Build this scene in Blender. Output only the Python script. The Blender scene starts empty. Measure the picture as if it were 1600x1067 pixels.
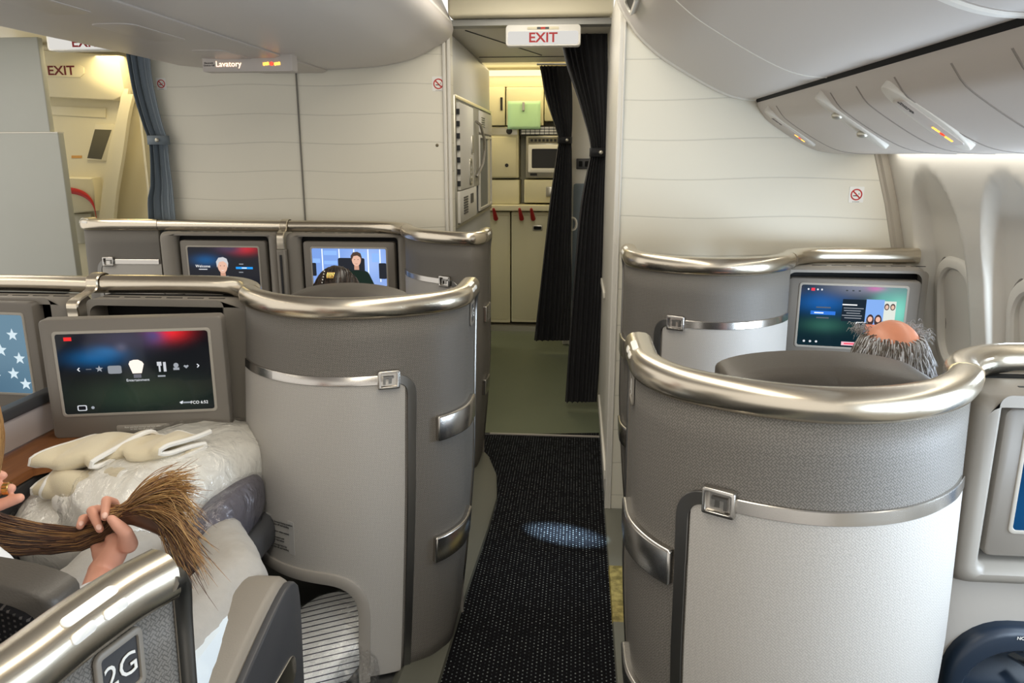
import bpy, bmesh, math, random
from mathutils import Vector, Matrix
random.seed(7)
R = math.radians
S = bpy.context.scene
COL = S.collection

# ------------------------------------------------------------------ camera
FPX, CAMH = 1200.0, 1.6
PITCH = math.atan(293/FPX)
YAW = math.atan(105/math.hypot(FPX, 293))
cam_d = bpy.data.cameras.new('camera')
cam = bpy.data.objects.new('camera', cam_d); COL.objects.link(cam)
cam_d.sensor_width = 36.0
cam_d.lens = FPX/1600*36.0
cam_d.clip_start = 0.02
cam.location = (0, 0, CAMH)
cam.rotation_euler = (math.pi/2-PITCH, 0, YAW)
S.camera = cam

# ------------------------------------------------------------------ view, world and lights
S.view_settings.view_transform = 'Standard'
S.view_settings.look = 'None'
S.view_settings.gamma = 1
S.view_settings.use_curve_mapping = False
S.view_settings.exposure = 0.34

def lin(c):
    c = c/255.0
    return c/12.92 if c <= 0.04045 else ((c+0.055)/1.055)**2.4
def rgb(r, g, b): return (lin(r), lin(g), lin(b), 1.0)

world = bpy.data.worlds.new('world'); S.world = world
world.use_nodes = True
bgn = world.node_tree.nodes['Background']
bgn.inputs[0].default_value = (1.0, 0.96, 0.90, 1); bgn.inputs[1].default_value = 0.90

def area(name, loc, rot, sx, sy, power, col=(1, 1, 1), spread=180):
    l = bpy.data.lights.new(name, 'AREA'); l.shape = 'RECTANGLE'; l.size = sx; l.size_y = sy
    l.energy = power; l.color = col; l.spread = R(spread)
    o = bpy.data.objects.new(name, l); COL.objects.link(o); o.location = loc; o.rotation_euler = rot
    return o
WARM = (1.0, 0.93, 0.80); COOL = (0.70, 0.84, 1.0); YEL = (1.0, 0.82, 0.44)
area('aisle_ceiling_light', (-0.28, 1.6, 2.42), (0, 0, 0), 0.55, 5.0, 34, WARM)
area('far_aisle_ceiling_light', (-3.2, 2.4, 2.40), (0, 0, 0), 0.5, 4.5, 30, WARM)
area('galley_ceiling_light', (-0.55, 6.72, 2.33), (0, 0, 0), 1.2, 0.5, 5.5, YEL)
area('passage_ceiling_light', (-0.3, 5.2, 2.22), (0, 0, 0), 0.3, 0.7, 3.5, (1, .95, .85))
area('door_lobby_light', (-3.2, 5.35, 2.28), (0, 0, 0), 0.5, 0.5, 5.5, YEL)
area('sidewall_wash_light', (1.215, 0.9, 1.62), (0, R(-12), 0), 0.05, 4.6, 7, (1, .97, .9))
for k, y in enumerate((2.45, 1.92, 1.39, 0.86, 0.33)):
    area('window_daylight', (1.40, y, 1.02), (0, R(82), 0), 0.40, 0.26, 7.5, COOL)
# added spot under the aisle ceiling throws the cool patch on the carpet
sp = bpy.data.lights.new('carpet_patch_spot', 'SPOT'); sp.energy = 1900; sp.spot_size = R(5); sp.spot_blend = 1.0
sp.color = (0.55, 0.78, 1.0); sp.shadow_soft_size = 0.01
spo = bpy.data.objects.new('carpet_patch_spot', sp); COL.objects.link(spo); spo.location = (-0.03, 3.04, 2.44)
spo.rotation_euler = (0, 0, R(-20)); spo.scale = (2.0, 1, 1)

# ------------------------------------------------------------------ measuring helper: pixel of the photograph -> point on a known plane
_f = Vector((-math.sin(YAW)*math.cos(PITCH), math.cos(YAW)*math.cos(PITCH), -math.sin(PITCH)))
_r = Vector((math.cos(YAW), math.sin(YAW), 0)); _u = _r.cross(_f)
def at(x, y, X=None, Y=None, Z=None):
    d = _f*FPX+_r*(x-800)+_u*(533.5-y)
    t = X/d.x if X is not None else (Y/d.y if Y is not None else (Z-CAMH)/d.z)
    return Vector((0, 0, CAMH))+d*t

# ------------------------------------------------------------------ materials
MATS = {}
def mat(name, col, rough=0.5, metal=0.0, var=0.0, vscale=8, bump=0.0, bscale=200, spec=0.5, emit=None, estr=0, trans=0, alpha=1, ior=1.45, sheen=0):
    if name in MATS: return MATS[name]
    m = bpy.data.materials.new(name); m.use_nodes = True; nt = m.node_tree; N = nt.nodes; L = nt.links
    b = N['Principled BSDF']
    b.inputs['Base Color'].default_value = col; b.inputs['Roughness'].default_value = rough
    b.inputs['Metallic'].default_value = metal; b.inputs['Specular IOR Level'].default_value = spec
    b.inputs['IOR'].default_value = ior
    if trans: b.inputs['Transmission Weight'].default_value = trans
    if alpha < 1: b.inputs['Alpha'].default_value = alpha
    if sheen: b.inputs['Sheen Weight'].default_value = sheen
    if emit: b.inputs['Emission Color'].default_value = emit; b.inputs['Emission Strength'].default_value = estr
    tc = N.new('ShaderNodeTexCoord')
    if var:
        n = N.new('ShaderNodeTexNoise'); n.inputs['Scale'].default_value = vscale; n.inputs['Detail'].default_value = 4
        L.new(tc.outputs['Object'], n.inputs['Vector'])
        mp = N.new('ShaderNodeMapRange'); mp.inputs[3].default_value = 1-var; mp.inputs[4].default_value = 1+var
        L.new(n.outputs[0], mp.inputs[0])
        mx = N.new('ShaderNodeMix'); mx.data_type = 'RGBA'; mx.blend_type = 'MULTIPLY'; mx.inputs[0].default_value = 1
        mx.inputs[6].default_value = col; L.new(mp.outputs[0], mx.inputs[7]); L.new(mx.outputs[2], b.inputs['Base Color'])
    if bump:
        n2 = N.new('ShaderNodeTexNoise'); n2.inputs['Scale'].default_value = bscale; n2.inputs['Detail'].default_value = 3
        L.new(tc.outputs['Object'], n2.inputs['Vector'])
        bp = N.new('ShaderNodeBump'); bp.inputs['Strength'].default_value = bump; bp.inputs['Distance'].default_value = 0.002
        L.new(n2.outputs[0], bp.inputs['Height']); L.new(bp.outputs[0], b.inputs['Normal'])
    MATS[name] = m; return m

def emis(name, col, s=1.0):
    if name in MATS: return MATS[name]
    m = bpy.data.materials.new(name); m.use_nodes = True; nt = m.node_tree
    for n in list(nt.nodes): nt.nodes.remove(n)
    e = nt.nodes.new('ShaderNodeEmission'); o = nt.nodes.new('ShaderNodeOutputMaterial')
    e.inputs[0].default_value = col; e.inputs[1].default_value = s
    nt.links.new(e.outputs[0], o.inputs[0]); MATS[name] = m; return m

def mathn(nt, op, a, b=None):
    n = nt.nodes.new('ShaderNodeMath'); n.operation = op
    for i, v in enumerate((a, b)):
        if v is None: continue
        if isinstance(v, (int, float)): n.inputs[i].default_value = v
        else: nt.links.new(v, n.inputs[i])
    return n.outputs[0]

def weave_mat(name, col, amt, rough=0.55):
    m = mat(name, col, rough); nt = m.node_tree; N = nt.nodes; L = nt.links; b = N['Principled BSDF']
    uv = N.new('ShaderNodeUVMap'); mp = N.new('ShaderNodeMapping'); mp.inputs['Rotation'].default_value = (0, 0, R(40))
    mp.inputs['Scale'].default_value = (60, 60, 60)
    L.new(uv.outputs[0], mp.inputs[0])
    outs = []
    for k in range(2):
        br = N.new('ShaderNodeTexBrick'); br.inputs['Scale'].default_value = 1.0; br.offset = 0.5
        br.inputs['Brick Width'].default_value = 0.62; br.inputs['Row Height'].default_value = 0.27; br.inputs['Mortar Size'].default_value = 0.06
        br.inputs['Mortar Smooth'].default_value = 0.6
        if k:
            m2 = N.new('ShaderNodeMapping'); m2.inputs['Rotation'].default_value = (0, 0, R(90)); L.new(mp.outputs[0], m2.inputs[0]); L.new(m2.outputs[0], br.inputs['Vector'])
        else: L.new(mp.outputs[0], br.inputs['Vector'])
        outs.append(br.outputs['Fac'])
    ck = N.new('ShaderNodeTexChecker'); ck.inputs['Scale'].default_value = 1.6; L.new(mp.outputs[0], ck.inputs[0])
    sel = N.new('ShaderNodeMix'); L.new(ck.outputs['Fac'], sel.inputs[0]); L.new(outs[0], sel.inputs[2]); L.new(outs[1], sel.inputs[3])
    mx = N.new('ShaderNodeMix'); mx.data_type = 'RGBA'
    mx.inputs[6].default_value = tuple(min(1, c*(1+amt)) for c in col[:3])+(1,); mx.inputs[7].default_value = tuple(c*(1-amt) for c in col[:3])+(1,)
    L.new(sel.outputs[0], mx.inputs[0]); L.new(mx.outputs[2], b.inputs['Base Color'])
    bp = N.new('ShaderNodeBump'); bp.inputs['Strength'].default_value = 0.35; bp.inputs['Distance'].default_value = 0.001; bp.invert = True
    L.new(sel.outputs[0], bp.inputs['Height']); L.new(bp.outputs[0], b.inputs['Normal'])
    return m

def brushed(name, col, rough=0.22):
    m = mat(name, col, rough, 1.0); nt = m.node_tree; N = nt.nodes; L = nt.links; b = N['Principled BSDF']
    tc = N.new('ShaderNodeTexCoord'); mp = N.new('ShaderNodeMapping'); mp.inputs['Scale'].default_value = (6, 6, 900)
    n = N.new('ShaderNodeTexNoise'); n.inputs['Scale'].default_value = 1; L.new(tc.outputs['Object'], mp.inputs[0]); L.new(mp.outputs[0], n.inputs['Vector'])
    r = N.new('ShaderNodeMapRange'); r.inputs[3].default_value = rough*0.88; r.inputs[4].default_value = rough*1.15
    L.new(n.outputs[0], r.inputs[0]); L.new(r.outputs[0], b.inputs['Roughness'])
    return m

def panel_mat(name, col, axis=0):
    """bulkhead laminate with faint wavy horizontal lines"""
    m = mat(name, col, 0.42); nt = m.node_tree; N = nt.nodes; L = nt.links; b = N['Principled BSDF']
    tc = N.new('ShaderNodeTexCoord'); sp = N.new('ShaderNodeSeparateXYZ'); L.new(tc.outputs['Object'], sp.inputs[0])
    wob = mathn(nt, 'MULTIPLY', mathn(nt, 'SINE', mathn(nt, 'ADD', mathn(nt, 'MULTIPLY', sp.outputs[axis], 7.5), mathn(nt, 'MULTIPLY', sp.outputs[2], 3.1))), 0.006)
    z = mathn(nt, 'ADD', sp.outputs[2], wob)
    fr = mathn(nt, 'FRACT', mathn(nt, 'DIVIDE', z, 0.158))
    d = mathn(nt, 'ABSOLUTE', mathn(nt, 'SUBTRACT', fr, 0.5))
    mr = N.new('ShaderNodeMapRange'); mr.interpolation_type = 'SMOOTHSTEP'
    mr.inputs[1].default_value = 0.0; mr.inputs[2].default_value = 0.028; mr.inputs[3].default_value = 0.0; mr.inputs[4].default_value = 1
    L.new(d, mr.inputs[0])
    mx = N.new('ShaderNodeMix'); mx.data_type = 'RGBA'; mx.inputs[6].default_value = tuple(c*0.80 for c in col[:3])+(1,); mx.inputs[7].default_value = col
    L.new(mr.outputs[0], mx.inputs[0]); L.new(mx.outputs[2], b.inputs['Base Color'])
    bp = N.new('ShaderNodeBump'); bp.inputs['Strength'].default_value = 0.3; bp.inputs['Distance'].default_value = 0.002
    L.new(mr.outputs[0], bp.inputs['Height']); L.new(bp.outputs[0], b.inputs['Normal'])
    return m

def screen_mat(name, base, blobs, s=1.0):
    """a lit display: soft coloured shapes on a dark ground; blobs = (u, v, ru, rv, (r,g,b))"""
    m = bpy.data.materials.new(name); m.use_nodes = True; nt = m.node_tree; N = nt.nodes; L = nt.links
    for n in list(N): N.remove(n)
    uv = N.new('ShaderNodeUVMap'); sp = N.new('ShaderNodeSeparateXYZ'); L.new(uv.outputs[0], sp.inputs[0])
    acc = None; c0 = N.new('ShaderNodeRGB'); c0.outputs[0].default_value = base; acc = c0.outputs[0]
    for (u, v, ru, rv, c) in blobs:
        dx = mathn(nt, 'DIVIDE', mathn(nt, 'SUBTRACT', sp.outputs[0], u), ru)
        dy = mathn(nt, 'DIVIDE', mathn(nt, 'SUBTRACT', sp.outputs[1], v), rv)
        q = mathn(nt, 'ADD', mathn(nt, 'MULTIPLY', dx, dx), mathn(nt, 'MULTIPLY', dy, dy))
        g = mathn(nt, 'POWER', 2.718, mathn(nt, 'MULTIPLY', q, -1.0))
        mx = N.new('ShaderNodeMix'); mx.data_type = 'RGBA'; mx.inputs[7].default_value = c
        L.new(g, mx.inputs[0]); L.new(acc, mx.inputs[6]); acc = mx.outputs[2]
    e = N.new('ShaderNodeEmission'); e.inputs[1].default_value = s; L.new(acc, e.inputs[0])
    gl = N.new('ShaderNodeBsdfGlossy'); gl.inputs['Roughness'].default_value = 0.08; gl.inputs[0].default_value = (0.02, 0.02, 0.02, 1)
    ad = N.new('ShaderNodeAddShader'); o = N.new('ShaderNodeOutputMaterial')
    L.new(e.outputs[0], ad.inputs[0]); L.new(gl.outputs[0], ad.inputs[1]); L.new(ad.outputs[0], o.inputs[0])
    return m

M_BULK = panel_mat('bulkhead_laminate', rgb(226, 221, 205))
M_BIN = mat('bin_plastic', rgb(204, 198, 193), 0.38, var=0.015, vscale=3)
M_PSU = mat('service_panel_plastic', rgb(194, 186, 178), 0.4)
M_SIDE = mat('sidewall_plastic', rgb(214, 210, 200), 0.45, var=0.02, vscale=3)
M_CREAM = mat('cream_plastic', rgb(226, 218, 192), 0.45, var=0.02)
M_CEIL = mat('ceiling_plastic', rgb(214, 209, 196), 0.5)
M_FAB = weave_mat('suite_upper_weave', rgb(106, 102, 96), 0.30)
M_LOW = weave_mat('suite_lower_weave', rgb(177, 173, 167), 0.09, 0.45)
M_CONS = mat('console_plastic', rgb(136, 130, 121), 0.42, var=0.03, bump=0.05, bscale=900)
M_MON = mat('monitor_plastic', rgb(122, 116, 108), 0.4, var=0.02, bump=0.05, bscale=900)
M_RIM = brushed('brushed_steel', rgb(214, 204, 186), 0.25)
M_BAND = brushed('band_steel', rgb(196, 192, 186), 0.24)
M_DSTRIP = brushed('dark_strip_steel', rgb(128, 126, 122), 0.33)
M_LIP = mat('lip_plastic', rgb(160, 154, 146), 0.4)
M_DARK = mat('dark_plastic', rgb(34, 34, 36), 0.45)
M_BLACK = mat('black_gap', rgb(8, 8, 8), 0.8)
M_CHAR = mat('charcoal_plastic', rgb(66, 66, 68), 0.4, bump=0.05)
M_NAVY = mat('navy_plastic', rgb(28, 40, 54), 0.35)
M_PLINTH = mat('plinth_plastic', rgb(92, 92, 82), 0.5, var=0.05)
M_LEATHER = mat('dark_leather', rgb(78, 73, 67), 0.42, var=0.05, bump=0.25, bscale=260)
M_WHITE = mat('white_plastic', rgb(236, 234, 228), 0.4)
M_RED = mat('red_print', rgb(188, 40, 34), 0.5)
M_REDLATCH = mat('red_latch', rgb(150, 26, 24), 0.4)
M_STICK = mat('sticker_grey', rgb(188, 186, 182), 0.45)
M_INK = mat('black_ink', rgb(45, 45, 45), 0.6)
M_SKIN = mat('skin', rgb(222, 162, 138), 0.5, var=0.08, vscale=30)
M_SKIN2 = mat('scalp_skin', rgb(208, 138, 108), 0.38, var=0.08, vscale=40)
M_SEAM = mat('seam_dark', rgb(120, 114, 108), 0.6)
M_GALL = mat('galley_cream', rgb(216, 210, 178), 0.42, var=0.02)
M_GMETAL = mat('galley_metal', rgb(188, 184, 170), 0.3, 0.7)
M_WOOD = None

def wood_mat():
    m = mat('wood_veneer', rgb(150, 94, 52), 0.35); nt = m.node_tree; N = nt.nodes; L = nt.links; b = N['Principled BSDF']
    tc = N.new('ShaderNodeTexCoord'); mp = N.new('ShaderNodeMapping'); mp.inputs['Scale'].default_value = (40, 4, 40); mp.inputs['Rotation'].default_value = (0, 0, R(-25))
    n = N.new('ShaderNodeTexNoise'); n.inputs['Scale'].default_value = 2.0; n.inputs['Detail'].default_value = 6
    L.new(tc.outputs['Object'], mp.inputs[0]); L.new(mp.outputs[0], n.inputs['Vector'])
    mx = N.new('ShaderNodeMix'); mx.data_type = 'RGBA'; mx.inputs[6].default_value = rgb(112, 64, 34); mx.inputs[7].default_value = rgb(176, 116, 66)
    L.new(n.outputs[0], mx.inputs[0]); L.new(mx.outputs[2], b.inputs['Base Color'])
    return m
M_WOOD = wood_mat()

def dot_fabric(name, base, dots, sx, sy, thr, use_uv=False):
    """dark textile with small woven dashes"""
    m = mat(name, base, 0.9, spec=0.12); nt = m.node_tree; N = nt.nodes; L = nt.links; b = N['Principled BSDF']
    tc = N.new('ShaderNodeTexCoord'); sp = N.new('ShaderNodeSeparateXYZ'); L.new(tc.outputs['Object'], sp.inputs[0])
    v2 = sp.outputs[2] if use_uv else sp.outputs[1]
    cx = mathn(nt, 'MULTIPLY', sp.outputs[0], sx); row = mathn(nt, 'FLOOR', cx)
    cy = mathn(nt, 'ADD', mathn(nt, 'MULTIPLY', v2, sy), mathn(nt, 'MULTIPLY', mathn(nt, 'MODULO', row, 2.0), 0.5))
    fx = mathn(nt, 'ABSOLUTE', mathn(nt, 'SUBTRACT', mathn(nt, 'FRACT', cx), 0.5)); fy = mathn(nt, 'ABSOLUTE', mathn(nt, 'SUBTRACT', mathn(nt, 'FRACT', cy), 0.5))
    on = mathn(nt, 'MULTIPLY', mathn(nt, 'LESS_THAN', fx, thr), mathn(nt, 'LESS_THAN', fy, thr))
    cb = N.new('ShaderNodeCombineXYZ'); L.new(row, cb.inputs[0]); L.new(mathn(nt, 'FLOOR', cy), cb.inputs[1])
    wn = N.new('ShaderNodeTexWhiteNoise'); L.new(cb.outputs[0], wn.inputs['Vector'])
    cr = N.new('ShaderNodeValToRGB'); cr.color_ramp.interpolation = 'CONSTANT'
    for i, (p, c) in enumerate(dots):
        e = cr.color_ramp.elements[i] if i < 2 else cr.color_ramp.elements.new(p)
        e.position = p; e.color = c
    L.new(wn.outputs[0], cr.inputs[0])
    mx = N.new('ShaderNodeMix'); mx.data_type = 'RGBA'; mx.inputs[6].default_value = base
    L.new(on, mx.inputs[0]); L.new(cr.outputs[0], mx.inputs[7]); L.new(mx.outputs[2], b.inputs['Base Color'])
    n2 = N.new('ShaderNodeTexNoise'); n2.inputs['Scale'].default_value = 400; L.new(tc.outputs['Object'], n2.inputs['Vector'])
    bp = N.new('ShaderNodeBump'); bp.inputs['Strength'].default_value = 0.4; bp.inputs['Distance'].default_value = 0.003
    L.new(n2.outputs[0], bp.inputs['Height']); L.new(bp.outputs[0], b.inputs['Normal'])
    return m
M_CARPET = dot_fabric('carpet_black_dash', rgb(10, 10, 13), [(0, rgb(84, 88, 90)), (0.45, rgb(44, 46, 48)), (0.7, rgb(112, 116, 116))], 72, 56, 0.16)
M_SEATFAB = dot_fabric('seat_fabric', rgb(26, 25, 26), [(0, rgb(74, 70, 68)), (0.80, rgb(150, 62, 58)), (0.86, rgb(60, 58, 56))], 105, 105, 0.2, True)

# ------------------------------------------------------------------ object helpers
ORG = {}
def thing(name, label, cat, loc=(0, 0, 0), group=None):
    o = bpy.data.objects.new(name, None); COL.objects.link(o); o.empty_display_size = 0.05
    o.location = loc; o['label'] = label; o['category'] = cat
    if group: o['group'] = group
    ORG[o.name] = Vector(loc); return o
def tag(o, label, cat, group=None, kind=None):
    if label: o['label'] = label
    if cat: o['category'] = cat
    if group: o['group'] = group
    if kind: o['kind'] = kind
    return o
def obj(name, bm, m, parent=None, smooth=True, angle=38, recalc=True, label=None, loc=None):
    if recalc: bmesh.ops.recalc_face_normals(bm, faces=bm.faces[:])
    org = ORG[parent.name] if parent else (Vector(loc) if loc is not None else Vector((0, 0, 0)))
    if org.length: bmesh.ops.translate(bm, verts=bm.verts[:], vec=-org)
    me = bpy.data.meshes.new(name); bm.to_mesh(me); bm.free()
    o = bpy.data.objects.new(name, me); COL.objects.link(o)
    me.materials.append(m)
    if smooth:
        for p in me.polygons: p.use_smooth = True
        me.set_sharp_from_angle(angle=R(angle))
    if parent: o.parent = parent
    elif loc is not None: o.location = loc
    ORG[o.name] = org
    if label: o['label'] = label
    return o
def struct(name, bm, m, **k):
    o = obj(name, bm, m, **k); o['kind'] = 'structure'; return o
def mod_bevel(o, w, seg=2):
    b = o.modifiers.new('bevel', 'BEVEL'); b.width = w; b.segments = seg; b.limit_method = 'ANGLE'; b.angle_limit = R(35); return o
def mod_sub(o, n=1):
    s = o.modifiers.new('sub', 'SUBSURF'); s.levels = n; s.render_levels = n; return o
def mod_solid(o, t, off=-1):
    s = o.modifiers.new('solid', 'SOLIDIFY'); s.thickness = t; s.offset = off; return o

def add_box(bm, c, s, M=None):
    vs = []
    for dx in (-.5, .5):
        for dy in (-.5, .5):
            for dz in (-.5, .5):
                p = Vector((dx*s[0], dy*s[1], dz*s[2]))
                if M: p = M @ p
                vs.append(bm.verts.new(Vector(c)+p))
    for f in ((0, 1, 3, 2), (4, 6, 7, 5), (0, 4, 5, 1), (2, 3, 7, 6), (0, 2, 6, 4), (1, 5, 7, 3)):
        bm.faces.new([vs[i] for i in f])
    return vs
def box(c, s, M=None, bev=0):
    bm = bmesh.new(); add_box(bm, c, s, M)
    if bev: bmesh.ops.bevel(bm, geom=bm.edges[:], offset=bev, segments=3, affect='EDGES', profile=0.6)
    return bm
def rows(bm, rws, closed=False, cap=False, uv=None):
    """skin a list of equally long point rows"""
    vv = [[bm.verts.new(p) for p in r] for r in rws]
    n = len(rws[0]); fs = []
    for i in range(len(vv)-1):
        for j in range(n if closed else n-1):
            k = (j+1) % n
            f = bm.faces.new((vv[i][j], vv[i][k], vv[i+1][k], vv[i+1][j])); fs.append((f, i, j, k))
    if uv:
        ul = bm.loops.layers.uv.verify()
        for f, i, j, k in fs:
            for l, (a, b) in zip(f.loops, ((i, j), (i, k), (i+1, k), (i+1, j))): l[ul].uv = uv[a][b]
    if cap:
        try: bm.faces.new(vv[0]); bm.faces.new(list(reversed(vv[-1])))
        except ValueError: pass
    return vv
def cr(pts, n):
    """Catmull-Rom through pts, n samples evenly by length"""
    P = [Vector(p) for p in pts]; Q = [2*P[0]-P[1]]+P+[2*P[-1]-P[-2]]; out = []
    for i in range(1, len(Q)-2):
        for k in range(16):
            t = k/16; a, b, c, d = Q[i-1:i+3]
            out.append(0.5*((2*b)+(c-a)*t+(2*a-5*b+4*c-d)*t*t+(3*b-a-3*c+d)*t**3))
    out.append(P[-1])
    L = [0]
    for i in range(1, len(out)): L.append(L[-1]+(out[i]-out[i-1]).length)
    res = []; j = 0
    for k in range(n):
        s = L[-1]*k/(n-1)
        while j < len(L)-2 and L[j+1] < s: j += 1
        t = (s-L[j])/max(1e-9, L[j+1]-L[j]); res.append(out[j].lerp(out[j+1], t))
    return res
def add_tube(bm, pts, r, n=8, cap=True):
    """r: number or list of radii"""
    P = [Vector(p) for p in pts]; rw = []; up = None
    for i, p in enumerate(P):
        t = (P[min(i+1, len(P)-1)]-P[max(i-1, 0)]).normalized()
        if up is None:
            up = Vector((0, 0, 1)) if abs(t.z) < 0.9 else Vector((1, 0, 0))
        a = (up-t*up.dot(t)).normalized(); b = t.cross(a); up = a
        rr = r[i] if isinstance(r, (list, tuple)) else r
        rw.append([p+(a*math.cos(2*math.pi*k/n)+b*math.sin(2*math.pi*k/n))*rr for k in range(n)])
    rows(bm, rw, True, cap)
def tube(pts, r, n=8):
    bm = bmesh.new(); add_tube(bm, pts, r, n); return bm
def rrect(w, h, r, n=5, cx=0, cy=0):
    r = min(r, w/2-1e-4, h/2-1e-4); out = []
    for q, (sx, sy) in enumerate(((1, 1), (-1, 1), (-1, -1), (1, -1))):
        for k in range(n+1):
            a = math.pi/2*(q+k/n)
            out.append((cx+sx*(w/2-r)+r*math.cos(a), cy+sy*(h/2-r)+r*math.sin(a)))
    return out
def plate_bm(bm, outl, d0, d1, F, chamfer=0.0):
    """closed plate from outline (a,b) pts with depth d0..d1 along F's third axis; F(a,b,d)->Vector"""
    n = len(outl); cx = sum(p[0] for p in outl)/n; cy = sum(p[1] for p in outl)/n
    def sh(p, k):
        return (p[0]-(p[0]-cx)/max(1e-6, math.hypot(p[0]-cx, p[1]-cy))*k, p[1]-(p[1]-cy)/max(1e-6, math.hypot(p[0]-cx, p[1]-cy))*k)
    rw = [[F(*p, d0) for p in outl]]
    if chamfer:
        s = 1 if d1 > d0 else -1
        rw += [[F(*p, d1-s*chamfer) for p in outl], [F(*sh(p, chamfer*0.35), d1-s*chamfer*0.3) for p in outl], [F(*sh(p, chamfer), d1) for p in outl]]
    else: rw.append([F(*p, d1) for p in outl])
    rows(bm, rw, True, True)
def plate(outl, d0, d1, F, chamfer=0.0):
    bm = bmesh.new(); plate_bm(bm, outl, d0, d1, F, chamfer); return bm
def frame_bm(outer, inner, d0, d1, F, ch=0.004):
    """ring between two outlines of equal point count; d1 is the face nearest the viewer"""
    bm = bmesh.new(); s = 1 if d1 > d0 else -1
    n = len(outer); cx = sum(p[0] for p in outer)/n; cy = sum(p[1] for p in outer)/n
    def mv(p, k):
        l = max(1e-6, math.hypot(p[0]-cx, p[1]-cy)); return (p[0]-(p[0]-cx)/l*k, p[1]-(p[1]-cy)/l*k)
    rw = [[F(*p, d0) for p in outer], [F(*p, d1-s*ch) for p in outer], [F(*mv(p, ch*.4), d1-s*ch*.3) for p in outer], [F(*mv(p, ch), d1) for p in outer],
          [F(*mv(p, -ch*.6), d1) for p in inner], [F(*p, d1-s*ch*.6) for p in inner], [F(*p, d0) for p in inner], [F(*p, d0) for p in outer]]
    rows(bm, rw, True); bmesh.ops.remove_doubles(bm, verts=bm.verts[:], dist=1e-6); return bm
def quad_uv(bm, F, a0, a1, b0, b1, d, rad=0.0):
    ol = rrect(a1-a0, b1-b0, rad or 1e-3, 4, (a0+a1)/2, (b0+b1)/2)
    f = bm.faces.new([bm.verts.new(F(a, b, d)) for a, b in ol]); ul = bm.loops.layers.uv.verify()
    for l, (a, b) in zip(f.loops, ol): l[ul].uv = ((a-a0)/(a1-a0), (b-b0)/(b1-b0))
def planeF(o, ea, eb):
    """local frame: origin o, axes ea, eb; depth along ea x eb"""
    o, ea, eb = Vector(o), Vector(ea).normalized(), Vector(eb).normalized(); n = ea.cross(eb).normalized()
    return lambda a, b, d=0.0: o+ea*a+eb*b+n*d
def text(name, s, F, a, b, size, m, parent=None, d=0.001, align='CENTER', ext=0.0004, sx=1.0, bold=0.0):
    cu = bpy.data.curves.new(name, 'FONT'); cu.body = s; cu.size = size; cu.align_x = align; cu.align_y = 'CENTER'; cu.extrude = ext; cu.resolution_u = 3; cu.offset = size*bold
    tmp = bpy.data.objects.new(name, cu); COL.objects.link(tmp)
    me = bpy.data.meshes.new_from_object(tmp); bpy.data.objects.remove(tmp); bpy.data.curves.remove(cu)
    me.materials.clear(); me.materials.append(m); me.name = name
    o = bpy.data.objects.new(name, me); COL.objects.link(o)
    p0 = F(a, b, d); ea = (F(a+1, b, d)-p0); eb = (F(a, b+1, d)-p0); n = ea.cross(eb)
    Mx = Matrix((ea*sx, eb, n)).transposed().to_4x4()
    org = ORG[parent.name] if parent else Vector((0, 0, 0))
    Mx.translation = p0-org; o.matrix_local = Mx
    if parent: o.parent = parent; o.matrix_local = Mx
    ORG[o.name] = org
    return o
def ellipse(rx, ry, n=20, cx=0, cy=0): return [(cx+rx*math.cos(2*math.pi*k/n), cy+ry*math.sin(2*math.pi*k/n)) for k in range(n)]
def add_ellipsoid(bm, c, r, M=None, nu=16, nv=10, fn=None):
    rw = []
    for i in range(1, nv):
        th = math.pi*i/nv; row = []
        for j in range(nu):
            ph = 2*math.pi*j/nu
            p = Vector((math.sin(th)*math.cos(ph), math.sin(th)*math.sin(ph), math.cos(th)))
            if fn: p = fn(p)
            p = Vector((p.x*r[0], p.y*r[1], p.z*r[2]))
            if M: p = M @ p
            row.append(Vector(c)+p)
        rw.append(row)
    vv = rows(bm, rw, True)
    for ring, z in ((vv[0], 1), (vv[-1], -1)):
        p = Vector((0, 0, z))
        if fn: p = fn(p)
        p = Vector((p.x*r[0], p.y*r[1], p.z*r[2]))
        if M: p = M @ p
        t = bm.verts.new(Vector(c)+p)
        for j in range(nu):
            bm.faces.new((ring[j], ring[(j+1) % nu], t) if z < 0 else (ring[(j+1) % nu], ring[j], t))
def add_capsule(bm, a, b, ra, rb, n=14):
    a, b = Vector(a), Vector(b); d = (b-a); L = d.length; t = d/L if L > 1e-6 else Vector((0, 0, 1))
    x = t.orthogonal().normalized(); y = t.cross(x); rw = []
    prof = [(-ra*math.cos(k*math.pi/10), ra*math.sin(k*math.pi/10)) for k in range(1, 6)]
    prof += [(L+rb*math.sin(k*math.pi/10), rb*math.cos(k*math.pi/10)) for k in range(0, 5)]
    for s, r in prof: rw.append([a+t*s+(x*math.cos(2*math.pi*k/n)+y*math.sin(2*math.pi*k/n))*r for k in range(n)])
    rows(bm, rw, True, True)
def chain(bm, pts, rr):
    for i in range(len(pts)-1): add_capsule(bm, pts[i], pts[i+1], rr[i], rr[i+1])
def remeshed(o, vox, it=6, fac=0.5):
    m = o.modifiers.new('remesh', 'REMESH'); m.mode = 'VOXEL'; m.voxel_size = vox; m.use_smooth_shade = True
    s = o.modifiers.new('smooth', 'SMOOTH'); s.iterations = it; s.factor = fac
    return o
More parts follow.
